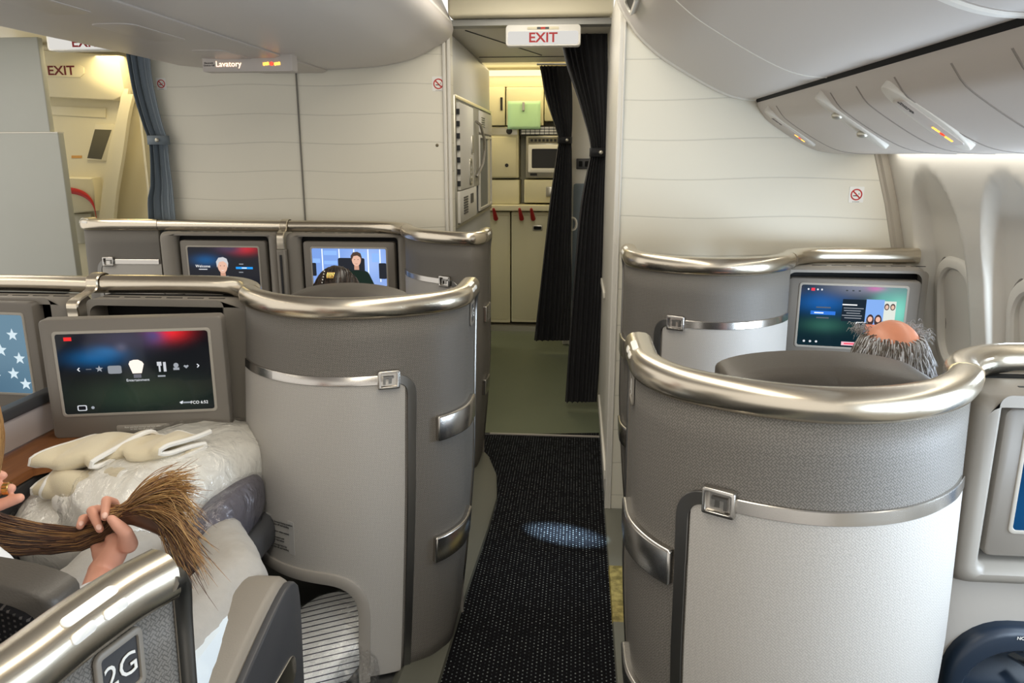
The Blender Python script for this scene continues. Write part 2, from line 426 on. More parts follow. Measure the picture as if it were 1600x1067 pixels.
def strands(name, lst, rad, m, parent=None, res=2):
    cu = bpy.data.curves.new(name, 'CURVE'); cu.dimensions = '3D'; cu.bevel_depth = rad; cu.bevel_resolution = 0; cu.resolution_u = res
    org = ORG[parent.name] if parent else Vector((0, 0, 0))
    for pts in lst:
        s = cu.splines.new('POLY'); s.points.add(len(pts)-1)
        for i, p in enumerate(pts):
            q = Vector(p)-org; s.points[i].co = (q.x, q.y, q.z, 1)
            s.points[i].radius = 1.0 if i < len(pts)-2 else (0.7 if i < len(pts)-1 else 0.25)
    tmp = bpy.data.objects.new(name, cu); COL.objects.link(tmp)
    me = bpy.data.meshes.new_from_object(tmp); bpy.data.objects.remove(tmp); bpy.data.curves.remove(cu)
    me.materials.clear(); me.materials.append(m); me.name = name
    for p in me.polygons: p.use_smooth = True
    o = bpy.data.objects.new(name, me); COL.objects.link(o)
    if parent: o.parent = parent
    ORG[o.name] = org; return o

def at_pl(x, y, p, n):
    d = _f*FPX+_r*(x-800)+_u*(533.5-y); C = Vector((0, 0, CAMH)); n = Vector(n); p = Vector(p)
    return C+d*((p-C).dot(n)/d.dot(n))

# ------------------------------------------------------------------ setting: floor
CL = [(-0.40, 1.0), (-0.40, 2.0), (-0.385, 2.54), (-0.362, 3.05), (-0.355, 3.35), (-0.385, 3.62), (-0.45, 3.85), (-0.60, 4.16)]
bm = bmesh.new()
rows(bm, [[(-0.46, -1.2, 0), (-0.46, 1.0, 0)]+[(x-0.02, y, 0) for x, y in CL[1:-1]]+[(-0.72, 4.16, 0), (-0.72, 4.19, 0)],
          [(0.148, -1.2, 0), (0.148, 1.0, 0)]+[(0.149, y, 0) for x, y in CL[1:-1]]+[(0.150, 4.18, 0), (0.150, 4.31, 0)]])
struct('floor_carpet', bm, M_CARPET)
bm = bmesh.new(); rows(bm, [[(-4.6, -1.2, -0.006), (1.42, -1.2, -0.006)], [(-4.6, 4.4, -0.006), (1.42, 4.4, -0.006)]])
struct('floor', bm, mat('cabin_floor', rgb(70, 70, 70), 0.8, var=0.05))
bm = bmesh.new(); rows(bm, [[(-4.6, 4.16, -0.003), (0.2, 4.28, -0.003)], [(-4.6, 7.4, -0.003), (0.2, 7.4, -0.003)]])
struct('floor_galley', bm, mat('galley_vinyl', rgb(98, 104, 82), 0.5, var=0.06, vscale=6, bump=0.3, bscale=500))
bm = box((-0.17, 4.235, 0.002), (0.64, 0.018, 0.008)); o = struct('trim_1', bm, M_LIP); o.rotation_euler.z = 0; 
# plinths under the suites, along the carpet
bm = bmesh.new(); rw = []
for x, y in CL:
    rw.append([(x, y, 0.0), (x-0.003, y, 0.016), (x-0.02, y, 0.024), (x-0.12, y, 0.028), (x-0.15, y, 0.0)])
rows(bm, rw); struct('baseboard_left', bm, M_PLINTH)
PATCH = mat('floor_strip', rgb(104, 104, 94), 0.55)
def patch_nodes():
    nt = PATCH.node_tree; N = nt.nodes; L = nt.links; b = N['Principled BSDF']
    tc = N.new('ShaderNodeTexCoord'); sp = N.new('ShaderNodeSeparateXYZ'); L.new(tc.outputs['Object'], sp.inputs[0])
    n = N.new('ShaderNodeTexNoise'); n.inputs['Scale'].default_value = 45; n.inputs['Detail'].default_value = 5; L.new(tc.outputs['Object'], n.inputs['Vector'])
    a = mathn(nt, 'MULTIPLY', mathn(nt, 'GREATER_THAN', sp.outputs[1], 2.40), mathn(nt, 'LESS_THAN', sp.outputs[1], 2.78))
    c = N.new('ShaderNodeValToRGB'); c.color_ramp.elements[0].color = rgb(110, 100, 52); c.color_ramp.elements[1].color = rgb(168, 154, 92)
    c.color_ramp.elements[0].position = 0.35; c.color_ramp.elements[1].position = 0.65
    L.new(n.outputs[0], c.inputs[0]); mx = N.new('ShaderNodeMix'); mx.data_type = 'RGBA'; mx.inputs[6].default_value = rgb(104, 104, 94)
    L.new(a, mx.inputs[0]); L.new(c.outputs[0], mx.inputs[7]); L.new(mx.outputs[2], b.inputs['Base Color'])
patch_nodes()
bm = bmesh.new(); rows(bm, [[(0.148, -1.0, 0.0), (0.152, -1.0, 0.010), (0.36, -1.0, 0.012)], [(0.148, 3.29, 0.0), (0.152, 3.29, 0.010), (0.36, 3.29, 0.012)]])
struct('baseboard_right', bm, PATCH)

# ------------------------------------------------------------------ setting: bulkheads and walls
SIDE = [(1.75, 1.17), (1.6, 1.235), (1.4, 1.298), (1.19, 1.352), (0.95, 1.395), (0.7, 1.415), (0.4, 1.40), (0.15, 1.35), (0.0, 1.30)]
def sideX(z):
    for (z0, x0), (z1, x1) in zip(SIDE, SIDE[1:]):
        if z1 <= z <= z0: return x1+(x0-x1)*(z-z1)/(z0-z1)
    return SIDE[0][1] if z > SIDE[0][0] else SIDE[-1][1]
bm = bmesh.new()      # right bulkhead: front face follows the sidewall, with thickness
ol = [(0.165, 0.0), (0.165, 2.40), (0.9, 2.40), (1.15, 1.80)]+[(x+0.01, z) for z, x in SIDE]
plate_bm(bm, ol, 3.40, 3.30, lambda a, b, d: Vector((a, d, b)))
struct('wall_right_bulkhead', bm, M_BULK, smooth=False)
bm = bmesh.new()
for x0, w, y in ((0.150, 0.022, 3.296), (0.168, 0.010, 3.292)): add_box(bm, (x0+w/2, y+0.02, 1.1), (w, 0.05, 2.2))
o = struct('trim_2', bm, M_SIDE, smooth=False); mod_bevel(o, 0.005)
struct('wall_right_passage', box((0.20, 4.86, 1.15), (0.09, 3.0, 2.3)), M_SIDE)
for i, (y, z, h) in enumerate(((4.2, 0.9, 0.12), (4.1, 0.32, 0.25))):
    pass
bm = bmesh.new(); add_box(bm, (0.149, 3.9, 0.16), (0.012, 1.15, 0.05)); add_box(bm, (0.149, 4.35, 0.86), (0.012, 0.5, 0.035))
o = struct('trim_3', bm, M_SIDE); mod_bevel(o, 0.004)
# centre bulkhead and the monument behind it
CBY = 4.40
bm = box(((-0.712-2.43)/2, CBY+0.04, 1.15), (1.718, 0.08, 2.3)); struct('wall_centre_bulkhead', bm, M_BULK, smooth=False)
M_MONU = mat('monument_grey', rgb(186, 186, 184), 0.4, var=0.02)
bm = box((-1.57, 5.43, 1.13), (1.70, 1.90, 2.26)); o = struct('wall_monument', bm, M_MONU); mod_bevel(o, 0.03, 3)
bm = bmesh.new()
add_box(bm, (-1.5825, CBY-0.003, 1.15), (0.008, 0.008, 2.3)); struct('trim_4', bm, mat('seam_grey', rgb(120, 116, 108), .6))
bm = bmesh.new()
for x, w in ((-0.722, 0.02), (-0.747, 0.02)): add_box(bm, (x, CBY-0.004, 1.13), (w, 0.02, 2.24))
o = struct('trim_5', bm, M_SIDE); mod_bevel(o, 0.006)
# galley back wall
struct('wall_galley', box((-0.5, 7.36, 1.2), (2.6, 0.10, 2.5)), M_GALL)
struct('wall_lobby', box((-3.0, 5.85, 1.2), (2.4, 0.10, 2.5)), M_CREAM)
# ceilings
struct('ceiling_aisle', box((-0.28, 1.5, 2.50), (1.5, 6.0, 0.06)), M_CEIL)
struct('ceiling_far_aisle', box((-3.3, 1.9, 2.50), (1.9, 5.4, 0.06)), M_CEIL)
bm = box((-0.272, 4.38, 2.46), (0.87, 0.16, 0.31), bev=0.02); struct('trim_6', bm, M_CREAM)      # header over the aisle
bm = bmesh.new(); add_box(bm, (-0.272, 4.42, 2.283), (0.88, 0.10, 0.03)); struct('trim_7', bm, mat('rail_grey', rgb(150, 150, 146), .4, .3))
bm = bmesh.new()
add_box(bm, (-0.30, 5.25, 2.285), (1.0, 1.7, 0.03)); struct('ceiling_passage', bm, M_CEIL)
bm = bmesh.new()
add_box(bm, (-0.46, 5.1, 2.268), (0.006, 1.2, 0.005), Matrix.Rotation(R(-18), 3, 'Z')); add_box(bm, (-0.35, 5.75, 2.268), (0.75, 0.008, 0.005)); struct('trim_8', bm, M_DARK)
struct('ceiling_galley', box((-0.5, 6.75, 2.37), (2.4, 1.3, 0.04)), M_CREAM)
struct('ceiling_lobby', box((-3.2, 5.0, 2.40), (2.0, 1.7, 0.04)), M_CREAM)
bm = box((-3.45, 4.5, 2.40), (1.1, 0.12, 0.14)); struct('trim_9', bm, M_PSU)
# sidewall with a scalloped recess round every window
WINY = [2.98, 2.45, 1.92, 1.39, 0.86, 0.33]
def recess(y, z):
    m = 0
    for w in WINY:
        top = 1.535; a = 0.205
        if z > top: continue
        h = a if z < 1.15 else a*math.sqrt(max(0, 1-((z-1.15)/(top-1.15))**2.6))
        d = h-abs(y-w)
        t = min(1, max(0, d/0.022)); m = max(m, t*t*(3-2*t))
    return m
bm = bmesh.new(); rw = []
ys = [-1.2+0.3*k for k in range(4)]+[0.0+0.0125*k for k in range(266)]
zs = [1.75-0.025*k for k in range(45)]+[0.6, 0.45, 0.3, 0.15, 0.0]
for y in ys: rw.append([(sideX(z)+0.062*recess(y, z)*min(1, max(0, (1.56-z)/0.2)), y, z) for z in zs])
rows(bm, rw); struct('wall_right_side', bm, M_SIDE, angle=80)
bm = bmesh.new(); rw = []
for z, x in SIDE: rw.append([(x+0.01, 3.30, z), (x-0.012, 3.285, z), (x-0.030, 3.285, z), (x-0.038, 3.296, z), (x-0.048, 3.296, z), (x-0.052, 3.302, z)])
rows(bm, rw); struct('trim_10', bm, mat('trim_taupe', rgb(176, 168, 154), 0.35))
M_PANE = emis('bright_window_pane', (0.80, 0.90, 1.0, 1), 2.2)
M_SHADE = mat('window_shade', rgb(116, 110, 100), 0.55)
for k, y in enumerate(WINY[:5]):
    x = sideX(1.0)+0.058; tilt = Vector((-0.13, 0, 1)).normalized()
    F = planeF((x, y, 0.995), (0, -1, 0), tilt)       # faces the cabin (-X)
    w = bpy.data.objects.new('window_%d' % (k+1), None); COL.objects.link(w); w['kind'] = 'structure'; w.location = (x, y, 0.995); ORG[w.name] = Vector(w.location)
    obj('window_frame', frame_bm(rrect(0.335, 0.47, 0.14, 8), rrect(0.245, 0.375, 0.105, 8), -0.03, 0.022, F, 0.014), M_SIDE, w)
    obj('window_gasket', frame_bm(rrect(0.352, 0.487, 0.148, 8), rrect(0.335, 0.47, 0.14, 8), -0.03, 0.008, F, 0.002), M_SEAM, w)
    obj('window_liner', frame_bm(rrect(0.25, 0.38, 0.105, 8), rrect(0.232, 0.36, 0.10, 8), -0.05, -0.006, F, 0.004), mat('liner_grey', rgb(120, 116, 108), .5), w)
    bm = bmesh.new(); quad_uv(bm, F, -0.122, 0.122, -0.187, 0.187, -0.024, 0.1)
    obj('window_shade' if k == 0 else 'window_pane', bm, M_SHADE if k == 0 else M_PANE, w)

# ------------------------------------------------------------------ overhead bins
def bin_section(name, label, prof, y0, y1, m, group=None):
    """prof: closed XZ outline"""
    t = thing(name, label, 'overhead bin', (prof[0][0], (y0+y1)/2, prof[0][1]), group)
    bm = bmesh.new(); plate_bm(bm, prof, y0+0.003, y1-0.003, lambda a, b, d: Vector((a, d, b)))
    obj('bin_door', bm, m, t, angle=30); return t
RB = [(0.138, 2.30), (0.128, 2.235), (0.148, 2.169), (0.193, 2.097), (0.233, 2.048), (0.312, 1.98), (0.39, 1.931), (0.47, 1.885), (0.547, 1.846), (0.60, 1.825), (0.65, 1.814), (0.695, 1.811)]
RBc = [tuple(p)[:2] for p in [(v.x, v.y) for v in cr([(x, z, 0) for x, z in RB], 40)]]
RBp = RBc+[(0.72, 1.84), (1.15, 1.90), (1.1, 2.42), (0.2, 2.42)]
ysr = 1.33
tB = bin_section('overhead_bin', 'grey curved overhead bin above the window seats, reaching the right bulkhead', RBp, ysr, 3.295, M_BIN)
tN = bin_section('overhead_bin', 'grey curved overhead bin nearest the camera above the large right suite', RBp, -0.9, ysr, M_BIN)
def profstrip(bm, prof, y, w, n):
    a = []; P = [Vector((x, 0, z)) for x, z in prof]; rw = []
    for i, p in enumerate(P):
        t = (P[min(i+1, len(P)-1)]-P[max(0, i-1)]).normalized(); nn = Vector((t.z, 0, -t.x))*(-1)
        rw.append([(p.x+nn.x*n*k, yy, p.z+nn.z*n*k) for yy, k in ((y-w, -0.3), (y-w*0.6, 1), (y+w*0.6, 1), (y+w, -0.3))])
    rows(bm, rw)
bm = bmesh.new(); profstrip(bm, RBc, ysr+0.02, 0.016, -0.004); obj('door_edge', bm, M_WHITE, tB)
bm = bmesh.new(); profstrip(bm, RBc, 3.27, 0.022, -0.006); obj('end_lip', bm, M_SIDE, tB)
bm = bmesh.new(); profstrip(bm, RBc[12:], 2.36, 0.006, -0.002); obj('door_seam', bm, M_SIDE, tB)
# latch near the far corner
o_ = at_pl(994, 14, (0.155, 3.0, 2.15), (-0.9, 0, -0.43))
LF = planeF(o_, (0, -0.55, -0.84), (0, 0.84, -0.55))
LFx = planeF((0.168, 2.9, 2.118), Vector((0, -1, 0)), Vector((-0.45, 0, 0.9)))
bm = frame_bm(rrect(0.30, 0.06, 0.03, 6), rrect(0.25, 0.04, 0.02, 6), -0.02, 0.006, LFx); obj('latch_surround', bm, M_SIDE, tB)
bm = plate(rrect(0.25, 0.042, 0.02, 6), -0.02, -0.001, LFx); lt = obj('latch', bm, M_DARK, tB)
# black gap and service panels right
PSUP = [(0.705, 1.806), (0.712, 1.785), (0.735, 1.752), (0.757, 1.727), (0.82, 1.684), (0.891, 1.642), (0.955, 1.614), (1.02, 1.603), (1.09, 1.600), (1.165, 1.600)]
bm = bmesh.new(); plate_bm(bm, [(0.698, 1.814), (0.706, 1.80), (0.74, 1.80), (0.74, 1.86), (0.698, 1.83)], -0.9, 3.29, lambda a, b, d: Vector((a, d, b)))
struct('trim_11', bm, M_BLACK)
psu = thing('passenger_service_panel', 'grey service panel row with lit seatbelt signs under right bins', 'service panel', (0.95, 1.5, 1.61))
PS = [(v.x, v.y) for v in cr([(x, z, 0) for x, z in PSUP], 30)]
bm = bmesh.new(); plate_bm(bm, PS+[(1.17, 1.63), (0.80, 1.80)], -0.9, 3.292, lambda a, b, d: Vector((a, d, b))); obj('housing', bm, M_PSU, psu, angle=30)
for x, y in ((1214, 150), (1299, 128), (1340, 113), (1400, 97), (1490, 70), (1585, 54)):
    yy = at(x, y, X=0.72).y; bm = bmesh.new(); profstrip(bm, PS[2:26], yy, 0.004, -0.0015); obj('seam', bm, mat('seam_soft', rgb(142, 135, 128), .6), psu)
sl = Vector((0.23, 0, -0.155)).normalized()
M_GLOW = emis('lit_sign_amber', (1.0, 0.42, 0.06, 1), 2.6); M_GLOWR = emis('lit_sign_red', (1.0, 0.05, 0.02, 1), 1.8)
nP = Vector((-0.155, 0, -0.23)).normalized()
def psu_pt(x, y): return at_pl(x, y, (0.80, 0, 1.700), nP)
def lit_icons(F, parent, s=1.0, a=0.0, b=0.0):
    for dx in (-1.7, 1.7):
        bm = bmesh.new()      # a belt: buckle and two strap ends
        plate_bm(bm, rrect(0.010*s, 0.008*s, 0.001, 2, a+dx*0.010*s, b), 0, 0.0012, F)
        plate_bm(bm, [(a+(dx-0.9)*0.010*s, b-0.004*s), (a+(dx-0.5)*0.010*s, b-0.006*s), (a+(dx-0.5)*0.010*s, b+0.002*s), (a+(dx-0.9)*0.010*s, b+0.004*s)], 0, 0.0012, F)
        plate_bm(bm, [(a+(dx+0.5)*0.010*s, b-0.002*s), (a+(dx+0.9)*0.010*s, b-0.004*s), (a+(dx+0.9)*0.010*s, b+0.004*s), (a+(dx+0.5)*0.010*s, b+0.006*s)], 0, 0.0012, F)
        obj('lit_belt_icon', bm, M_GLOW, parent, smooth=False)
    bm = frame_bm(ellipse(0.0055*s, 0.0055*s, 16, a, b), ellipse(0.0035*s, 0.0035*s, 16, a, b), 0, 0.0012, F, 0.0002)
    plate_bm(bm, [(a-0.004*s, b+0.003*s), (a-0.003*s, b+0.004*s), (a+0.004*s, b-0.003*s), (a+0.003*s, b-0.004*s)], 0, 0.0013, F)
    obj('lit_no_smoking_icon', bm, M_GLOWR, parent, smooth=False)
for (cx, cy, L_, W_, lit, txt) in ((1448, 184, 0.265, 0.125, 1, 1), (1330, 191, 0.27, 0.085, 0, 0), (1234, 200, 0.24, 0.09, 1, 1)):
    p = psu_pt(cx, cy); F = planeF(p-nP*0.004, sl, sl.cross(nP)*-1)
    if (F(0, 0, 1)-F(0, 0, 0)).dot(nP) < 0: F = planeF(p-nP*0.004, sl, sl.cross(nP))
    h = obj('sign_pod', plate(ellipse(L_/2, W_/2, 32), -0.02, 0.010, F, 0.006), M_SIDE, psu)
    if lit:
        obj('sign_plate', plate(rrect(L_*0.70, W_*0.58, 0.012, 4, 0.01, 0), 0.0, 0.0125, F, 0.002), M_PSU, h)
        F2 = lambda a, b, d, F=F: F(a, b, d+0.0128)
        lit_icons(F2, h, 1.15 if L_ > .25 else .9, 0.055, 0)
        text('sign_lettering', 'Electronic\nDevices Off', F2, -0.055, 0.002, 0.010, M_INK, h, 0.0003)
    else:
        for a in (-0.045, 0.05):
            bm = bmesh.new(); add_ellipsoid(bm, F(a, 0, 0.012), (0.018, 0.018, 0.012)); v = obj('air_nozzle', bm, M_GMETAL, h)
# centre bins
CBP = [(-0.702, 2.30), (-0.690, 2.262), (-0.700, 2.225), (-0.735, 2.192), (-0.785, 2.165), (-0.85, 2.132), (-0.928, 2.101), (-1.07, 2.071), (-1.213, 2.058), (-1.40, 2.052)]
CBc = [(v.x, v.y) for v in cr([(x, z, 0) for x, z in CBP], 36)]
yc = 2.05
cenp = CBc+[(-1.40, 2.40), (-0.75, 2.40)]
t1 = bin_section('overhead_bin', 'grey curved centre overhead bin ending at the beige bulkhead by the aisle', cenp, yc, CBY-0.01, M_BIN)
t2 = bin_section('overhead_bin', 'grey centre overhead bin nearest the camera, top left beyond a seam', cenp, -0.9, yc, M_BIN)
bm = bmesh.new(); profstrip(bm, CBc, yc, 0.014, -0.004); obj('door_edge', bm, M_SIDE, t1)
bm = bmesh.new(); profstrip(bm, CBc[8:], CBY-0.03, 0.014, -0.004); obj('end_lip', bm, M_SIDE, t1)
bm = bmesh.new(); add_box(bm, (-0.71, 3.22, 2.275), (0.03, 2.3, 0.035)); obj('aisle_rail', bm, M_WHITE, t1)
mir = lambda pr: [(-3.68-x, z) for x, z in pr]
farp = [(-3.02, 2.34), (-3.0, 2.27), (-2.95, 2.232), (-2.8, 2.206), (-2.62, 2.178), (-2.5, 2.152), (-2.376, 2.118), (-2.285, 2.094), (-2.285, 2.40), (-2.9, 2.40)]
t3 = bin_section('overhead_bin', 'grey centre overhead bin facing the far aisle, top left corner', farp, -0.9, CBY-0.01, M_BIN)
cps = thing('passenger_service_panel', 'flat grey service strip running between the centre bins', 'service panel', (-1.675, 1.7, 2.04))
bm = bmesh.new(); plate_bm(bm, [(-1.402, 2.046), (-1.43, 2.036), (-1.75, 2.036), (-1.95, 2.052), (-2.25, 2.084), (-2.28, 2.096), (-2.28, 2.2), (-1.402, 2.2)], -0.9, CBY-0.012, lambda a, b, d: Vector((a, d, b))); obj('housing', bm, M_PSU, cps, angle=30)
for y in (3.6, 2.9, 2.3, 1.7):
    F = planeF((-1.62, y, 2.037), (0, -1, 0), (1, 0, 0)); F = F if F(0, 0, 1).z < 2 else planeF((-1.62, y, 2.037), (0, 1, 0), (1, 0, 0))
    obj('light_panel', plate(rrect(0.42, 0.16, 0.05, 5), -0.005, 0.004, F, 0.002), M_PSU, cps)
# Lavatory sign under the centre bin
sy = 3.70
p0 = at(315, 90, Y=sy); p1 = at(457, 110, Y=sy)
ls = thing('lavatory_sign', 'small grey lit Lavatory sign hanging under the centre bin', 'sign', ((p0.x+p1.x)/2, sy, p1.z))
F = planeF(((p0.x+p1.x)/2, sy, (p0.z+p1.z)/2), (1, 0, 0), (0, 0, 1))
w_, h_ = p1.x-p0.x, p0.z-p1.z
obj('housing', plate(rrect(w_, h_+0.03, 0.008, 3, 0, 0.012), -0.07, 0, F, 0.003), M_PSU, ls)
text('lettering', 'Lavatory', F, -0.09, 0, 0.036, emis('lit_lavatory', (1, .62, .42, 1), 2.2), ls, 0.001)
lit_icons(lambda a, b, d: F(a+0.12, b, d+0.001), ls, 1.6)
text('caption', 'Electronic\nDevices Off', F, -0.185, 0, 0.011, M_INK, ls, 0.001)

# ------------------------------------------------------------------ exit signs
def exit_sign(px0, px1, Y, label, depth=0.07, tsz=0.068):
    a = at(*px0, Y=Y); b = at(*px1, Y=Y); c = (a+b)/2; w, h = b.x-a.x, a.z-b.z
    t = thing('exit_sign', label, 'exit sign', (c.x, Y, b.z)); F = planeF((c.x, Y, c.z), (1, 0, 0), (0, 0, 1))
    obj('housing', plate(rrect(w, h, 0.018, 5), -depth, 0, F, 0.006), M_WHITE, t)
    if Y > 4.36: obj('bracket', box((c.x, Y+depth*.5, a.z+.05), (w*.5, .03, .11)), M_GMETAL, t)
    else: obj('bracket', box((c.x, Y+depth+.0, a.z-.02), (w*.5, .05, .04)), M_GMETAL, t)
    obj('lens', plate(rrect(w*0.94, h*0.62, 0.012, 4, 0, -h*0.12), -0.01, 0.003, F, 0.002), emis('sign_lens', (.93, .90, .84, 1), 0.62), t)
    text('lettering', 'EXIT', F, 0, -h*0.13, tsz, mat('exit_red', rgb(160, 22, 30), .5), t, 0.0036, sx=1.1, bold=0.022)
    return t, F, w, h
t, F, w, h = exit_sign((790, 39), (907, 71), 4.34, 'white EXIT sign hanging above the aisle before the curtains')
o = obj('indicator_strip', plate(rrect(w*0.42, h*0.13, 0.004, 3, 0, h*0.33), 0, 0.003, F, 0.001), M_CREAM, t)
obj('indicator_light', plate(rrect(w*0.14, h*0.10, 0.002, 2, 0.0, h*0.33), 0, 0.0036, F), M_RED, o); 
for dx in (-0.022, 0.022): obj('indicator_lens', plate(rrect(w*0.05, h*0.10, 0.002, 2, dx, h*0.33), 0, 0.0042, F), M_NAVY, o)
exit_sign((70, 47), (196, 78), 4.38, 'white EXIT sign over the far aisle, partly behind the bin', 0.07, 0.072)

# ------------------------------------------------------------------ curtains
def curtain(label, Y, edges, m, pleats, amp, tie_row, extend=None):
    """edges: (y_px, x_left, x_right) from the rail down; pleated cloth gathered at the tie"""
    rw = []; L = [at(xl, y, Y=Y) for y, xl, xr in edges]; Rr = [at(xr, y, Y=Y) for y, xl, xr in edges]
    if extend is not None:
        L.append(Vector((L[-1].x, Y, extend))); Rr.append(Vector((Rr[-1].x, Y, extend)))
    n = 60; Lc = cr(L, n); Rc = cr(Rr, n); NS = pleats*10
    c = (L[0]+Rr[0])/2; t = thing('curtain', label, 'curtain', (c.x, Y, min(L[-1].z, Rr[-1].z)))
    for i in range(n):
        a, b = Lc[i], Rc[i]; r = []; ti = i/(n-1)
        for j in range(NS+1):
            u = j/NS; ph = 2*math.pi*pleats*(u+0.06*math.sin(5*u+2*ti))
            k = amp*(0.55+0.45*math.sin(3.7*u+1.3))
            p = a.lerp(b, u); x = p.x+0.25*amp*math.sin(2*ph)*(b.x-a.x)/0.2; r.append((x, Y+k*math.sin(ph), p.z))
        rw.append(r)
    bm = bmesh.new(); rows(bm, rw); o = obj('cloth', bm, m, t, angle=180)
    ye, xl, xr = edges[tie_row]; a = at(xl-2, ye, Y=Y); b = at(xr+2, ye, Y=Y); bm = bmesh.new(); r2 = []
    for k in range(25):
        th = 2*math.pi*k/24; x = (a.x+b.x)/2+(b.x-a.x)/2*math.cos(th); y = Y+amp*1.5*math.sin(th); r2.append([(x, y, a.z+0.025), (x, y, a.z-0.025)])
    rows(bm, r2); o = obj('tieback', bm, m, t); mod_solid(o, 0.004)
    bm = bmesh.new(); add_ellipsoid(bm, ((a.x*0.35+b.x*0.65), Y-amp*1.6-0.004, a.z), (0.012, 0.006, 0.012)); obj('snap_button', bm, M_GMETAL, t)
    bm = tube([(L[0].x-0.02, Y, L[0].z+0.012), (Rr[0].x+0.02, Y, Rr[0].z+0.012)], 0.008); obj('rail', bm, M_GMETAL, t)
M_CURT = mat('curtain_black', rgb(20, 20, 24), 0.7, var=0.08, bump=0.08, bscale=500, sheen=0.1)
M_CURTB = mat('curtain_blue_grey', rgb(120, 130, 138), 0.8, var=0.05, bump=0.2, bscale=600)
curtain('tall black pleated curtain tied back nearest the cabin, right of aisle', 4.72, [(46, 872, 948), (100, 885, 948), (160, 905, 948), (212, 920, 947), (238, 923, 946), (265, 918, 946), (330, 907, 945), (450, 896, 942), (560, 888, 936), (628, 884, 932)], M_CURT, 8, 0.028, 4)
curtain('black pleated curtain tied back deeper in the galley doorway', 6.15, [(103, 843, 890), (150, 852, 893), (200, 868, 893), (219, 873, 892), (240, 870, 893), (300, 862, 893), (400, 850, 892), (480, 841, 891), (532, 836, 889)], M_CURT, 8, 0.03, 3)
curtain('blue-grey curtain tied back at the far aisle beside beige bulkhead', 4.35, [(76, 196, 234), (110, 202, 236), (150, 210, 243), (195, 224, 254), (219, 233, 262), (245, 236, 264), (290, 236, 270), (350, 233, 276)], M_CURTB, 5, 0.03, 4, 0.05)

# ------------------------------------------------------------------ no-smoking placards, screw, on the bulkheads
def no_smoking(px, Y, size, label):
    c = at(*px, Y=Y); t = thing('no_smoking_placard', label, 'sign', (c.x, Y, c.z-size/2)); F = planeF(c, (1, 0, 0), (0, 0, 1))
    obj('plate', plate(rrect(size, size*1.1, 0.002, 2), 0, 0.0015, F), M_WHITE, t)
    r = size*0.40; k = 0.0017
    bm = frame_bm(ellipse(r, r, 28), ellipse(r*0.78, r*0.78, 28), 0, k+0.0006, F, 0.0002)
    plate_bm(bm, [(-r*.66, r*.5), (-r*.5, r*.66), (r*.66, -r*.5), (r*.5, -r*.66)], 0, k+0.0008, F); obj('prohibition_ring', bm, M_RED, t, smooth=False)
    bm = bmesh.new(); plate_bm(bm, rrect(r*0.9, r*.16, .0005, 1, -r*.1, -r*.2), 0, k, F); plate_bm(bm, rrect(r*0.12, r*.3, .0005, 1, r*.42, r*.12), 0, k, F); obj('cigarette', bm, M_INK, t, smooth=False)
    text('caption', 'NO SMOKING', F, 0, -size*0.50, size*0.075, M_INK, t, 0.0017)
no_smoking((252, 131), CBY-0.0005, 0.058, 'no-smoking placard on beige bulkhead beside the blue-grey curtain')
no_smoking((685, 131), CBY-0.0005, 0.070, 'no-smoking placard on beige bulkhead near the monument corner')
no_smoking((1338, 304), 3.2995, 0.058, 'no-smoking placard on the right bulkhead above the window suite')
c = at(683, 227, Y=CBY); bm = bmesh.new(); add_ellipsoid(bm, c, (0.009, 0.006, 0.009)); tag(obj('bulkhead_screw', bm, mat('screw', rgb(120, 110, 90), .3, .8), loc=c), 'small round screw on the beige bulkhead', 'screw')

# ------------------------------------------------------------------ monument: crew panel on its aisle face
MF = planeF((-0.712, 0, 0), (0, 1, 0), (0, 0, 1))
mp_ = thing('crew_station_panel', 'grey crew station with hinged panel, handset slot and open recess in the aisle monument', 'crew panel', (-0.70, 5.4, 1.2))
obj('surround', frame_bm(rrect(1.84, 0.76, 0.01, 2, 5.43, 1.55), rrect(1.78, 0.72, 0.01, 2, 5.43, 1.55), -0.02, 0.005, MF, 0.003), M_GMETAL, mp_)
o = obj('hinged_panel', plate(rrect(0.60, 0.50, 0.01, 3, 4.88, 1.64), 0, 0.018, MF, 0.004), M_SIDE, mp_)
bm = bmesh.new()
for k in range(7): add_box(bm, (-0.708, 4.575, 1.43+k*0.068), (0.03, 0.02, 0.03))
obj('hinge', bm, M_DARK, o, smooth=False)
bm = frame_bm(rrect(0.12, 0.17, 0.04, 5, 5.02, 1.49), rrect(0.08, 0.13, 0.03, 5, 5.02, 1.49), 0.01, 0.024, MF, 0.003)
for k in range(4): plate_bm(bm, rrect(0.10, 0.012, 0.003, 2, 5.02, 1.445+k*0.03), 0.01, 0.023, MF)
obj('vent', bm, M_GMETAL, o)
obj('latch', plate(rrect(0.07, 0.11, 0.005, 2, 5.10, 1.66), 0.01, 0.026, MF, 0.002), M_GMETAL, o)
o = obj('lower_panel', plate(rrect(0.74, 0.19, 0.01, 3, 4.94, 1.29), 0, 0.016, MF, 0.004), M_SIDE, mp_)
bm = bmesh.new()
for k in range(7): plate_bm(bm, rrect(0.17, 0.009, 0.002, 2, 4.80, 1.245+k*0.016), 0.01, 0.02, MF)
obj('speaker_grille', bm, M_CHAR, o); obj('display', plate(rrect(0.12, 0.06, 0.004, 2, 5.08, 1.32), 0.01, 0.02, MF), M_CHAR, o)
bm = plate(rrect(0.28, 0.51, 0.005, 2, 5.36, 1.64), -0.01, 0.012, MF); obj('handset_slot', bm, mat('slot_beige', rgb(150, 146, 134), .5), mp_)
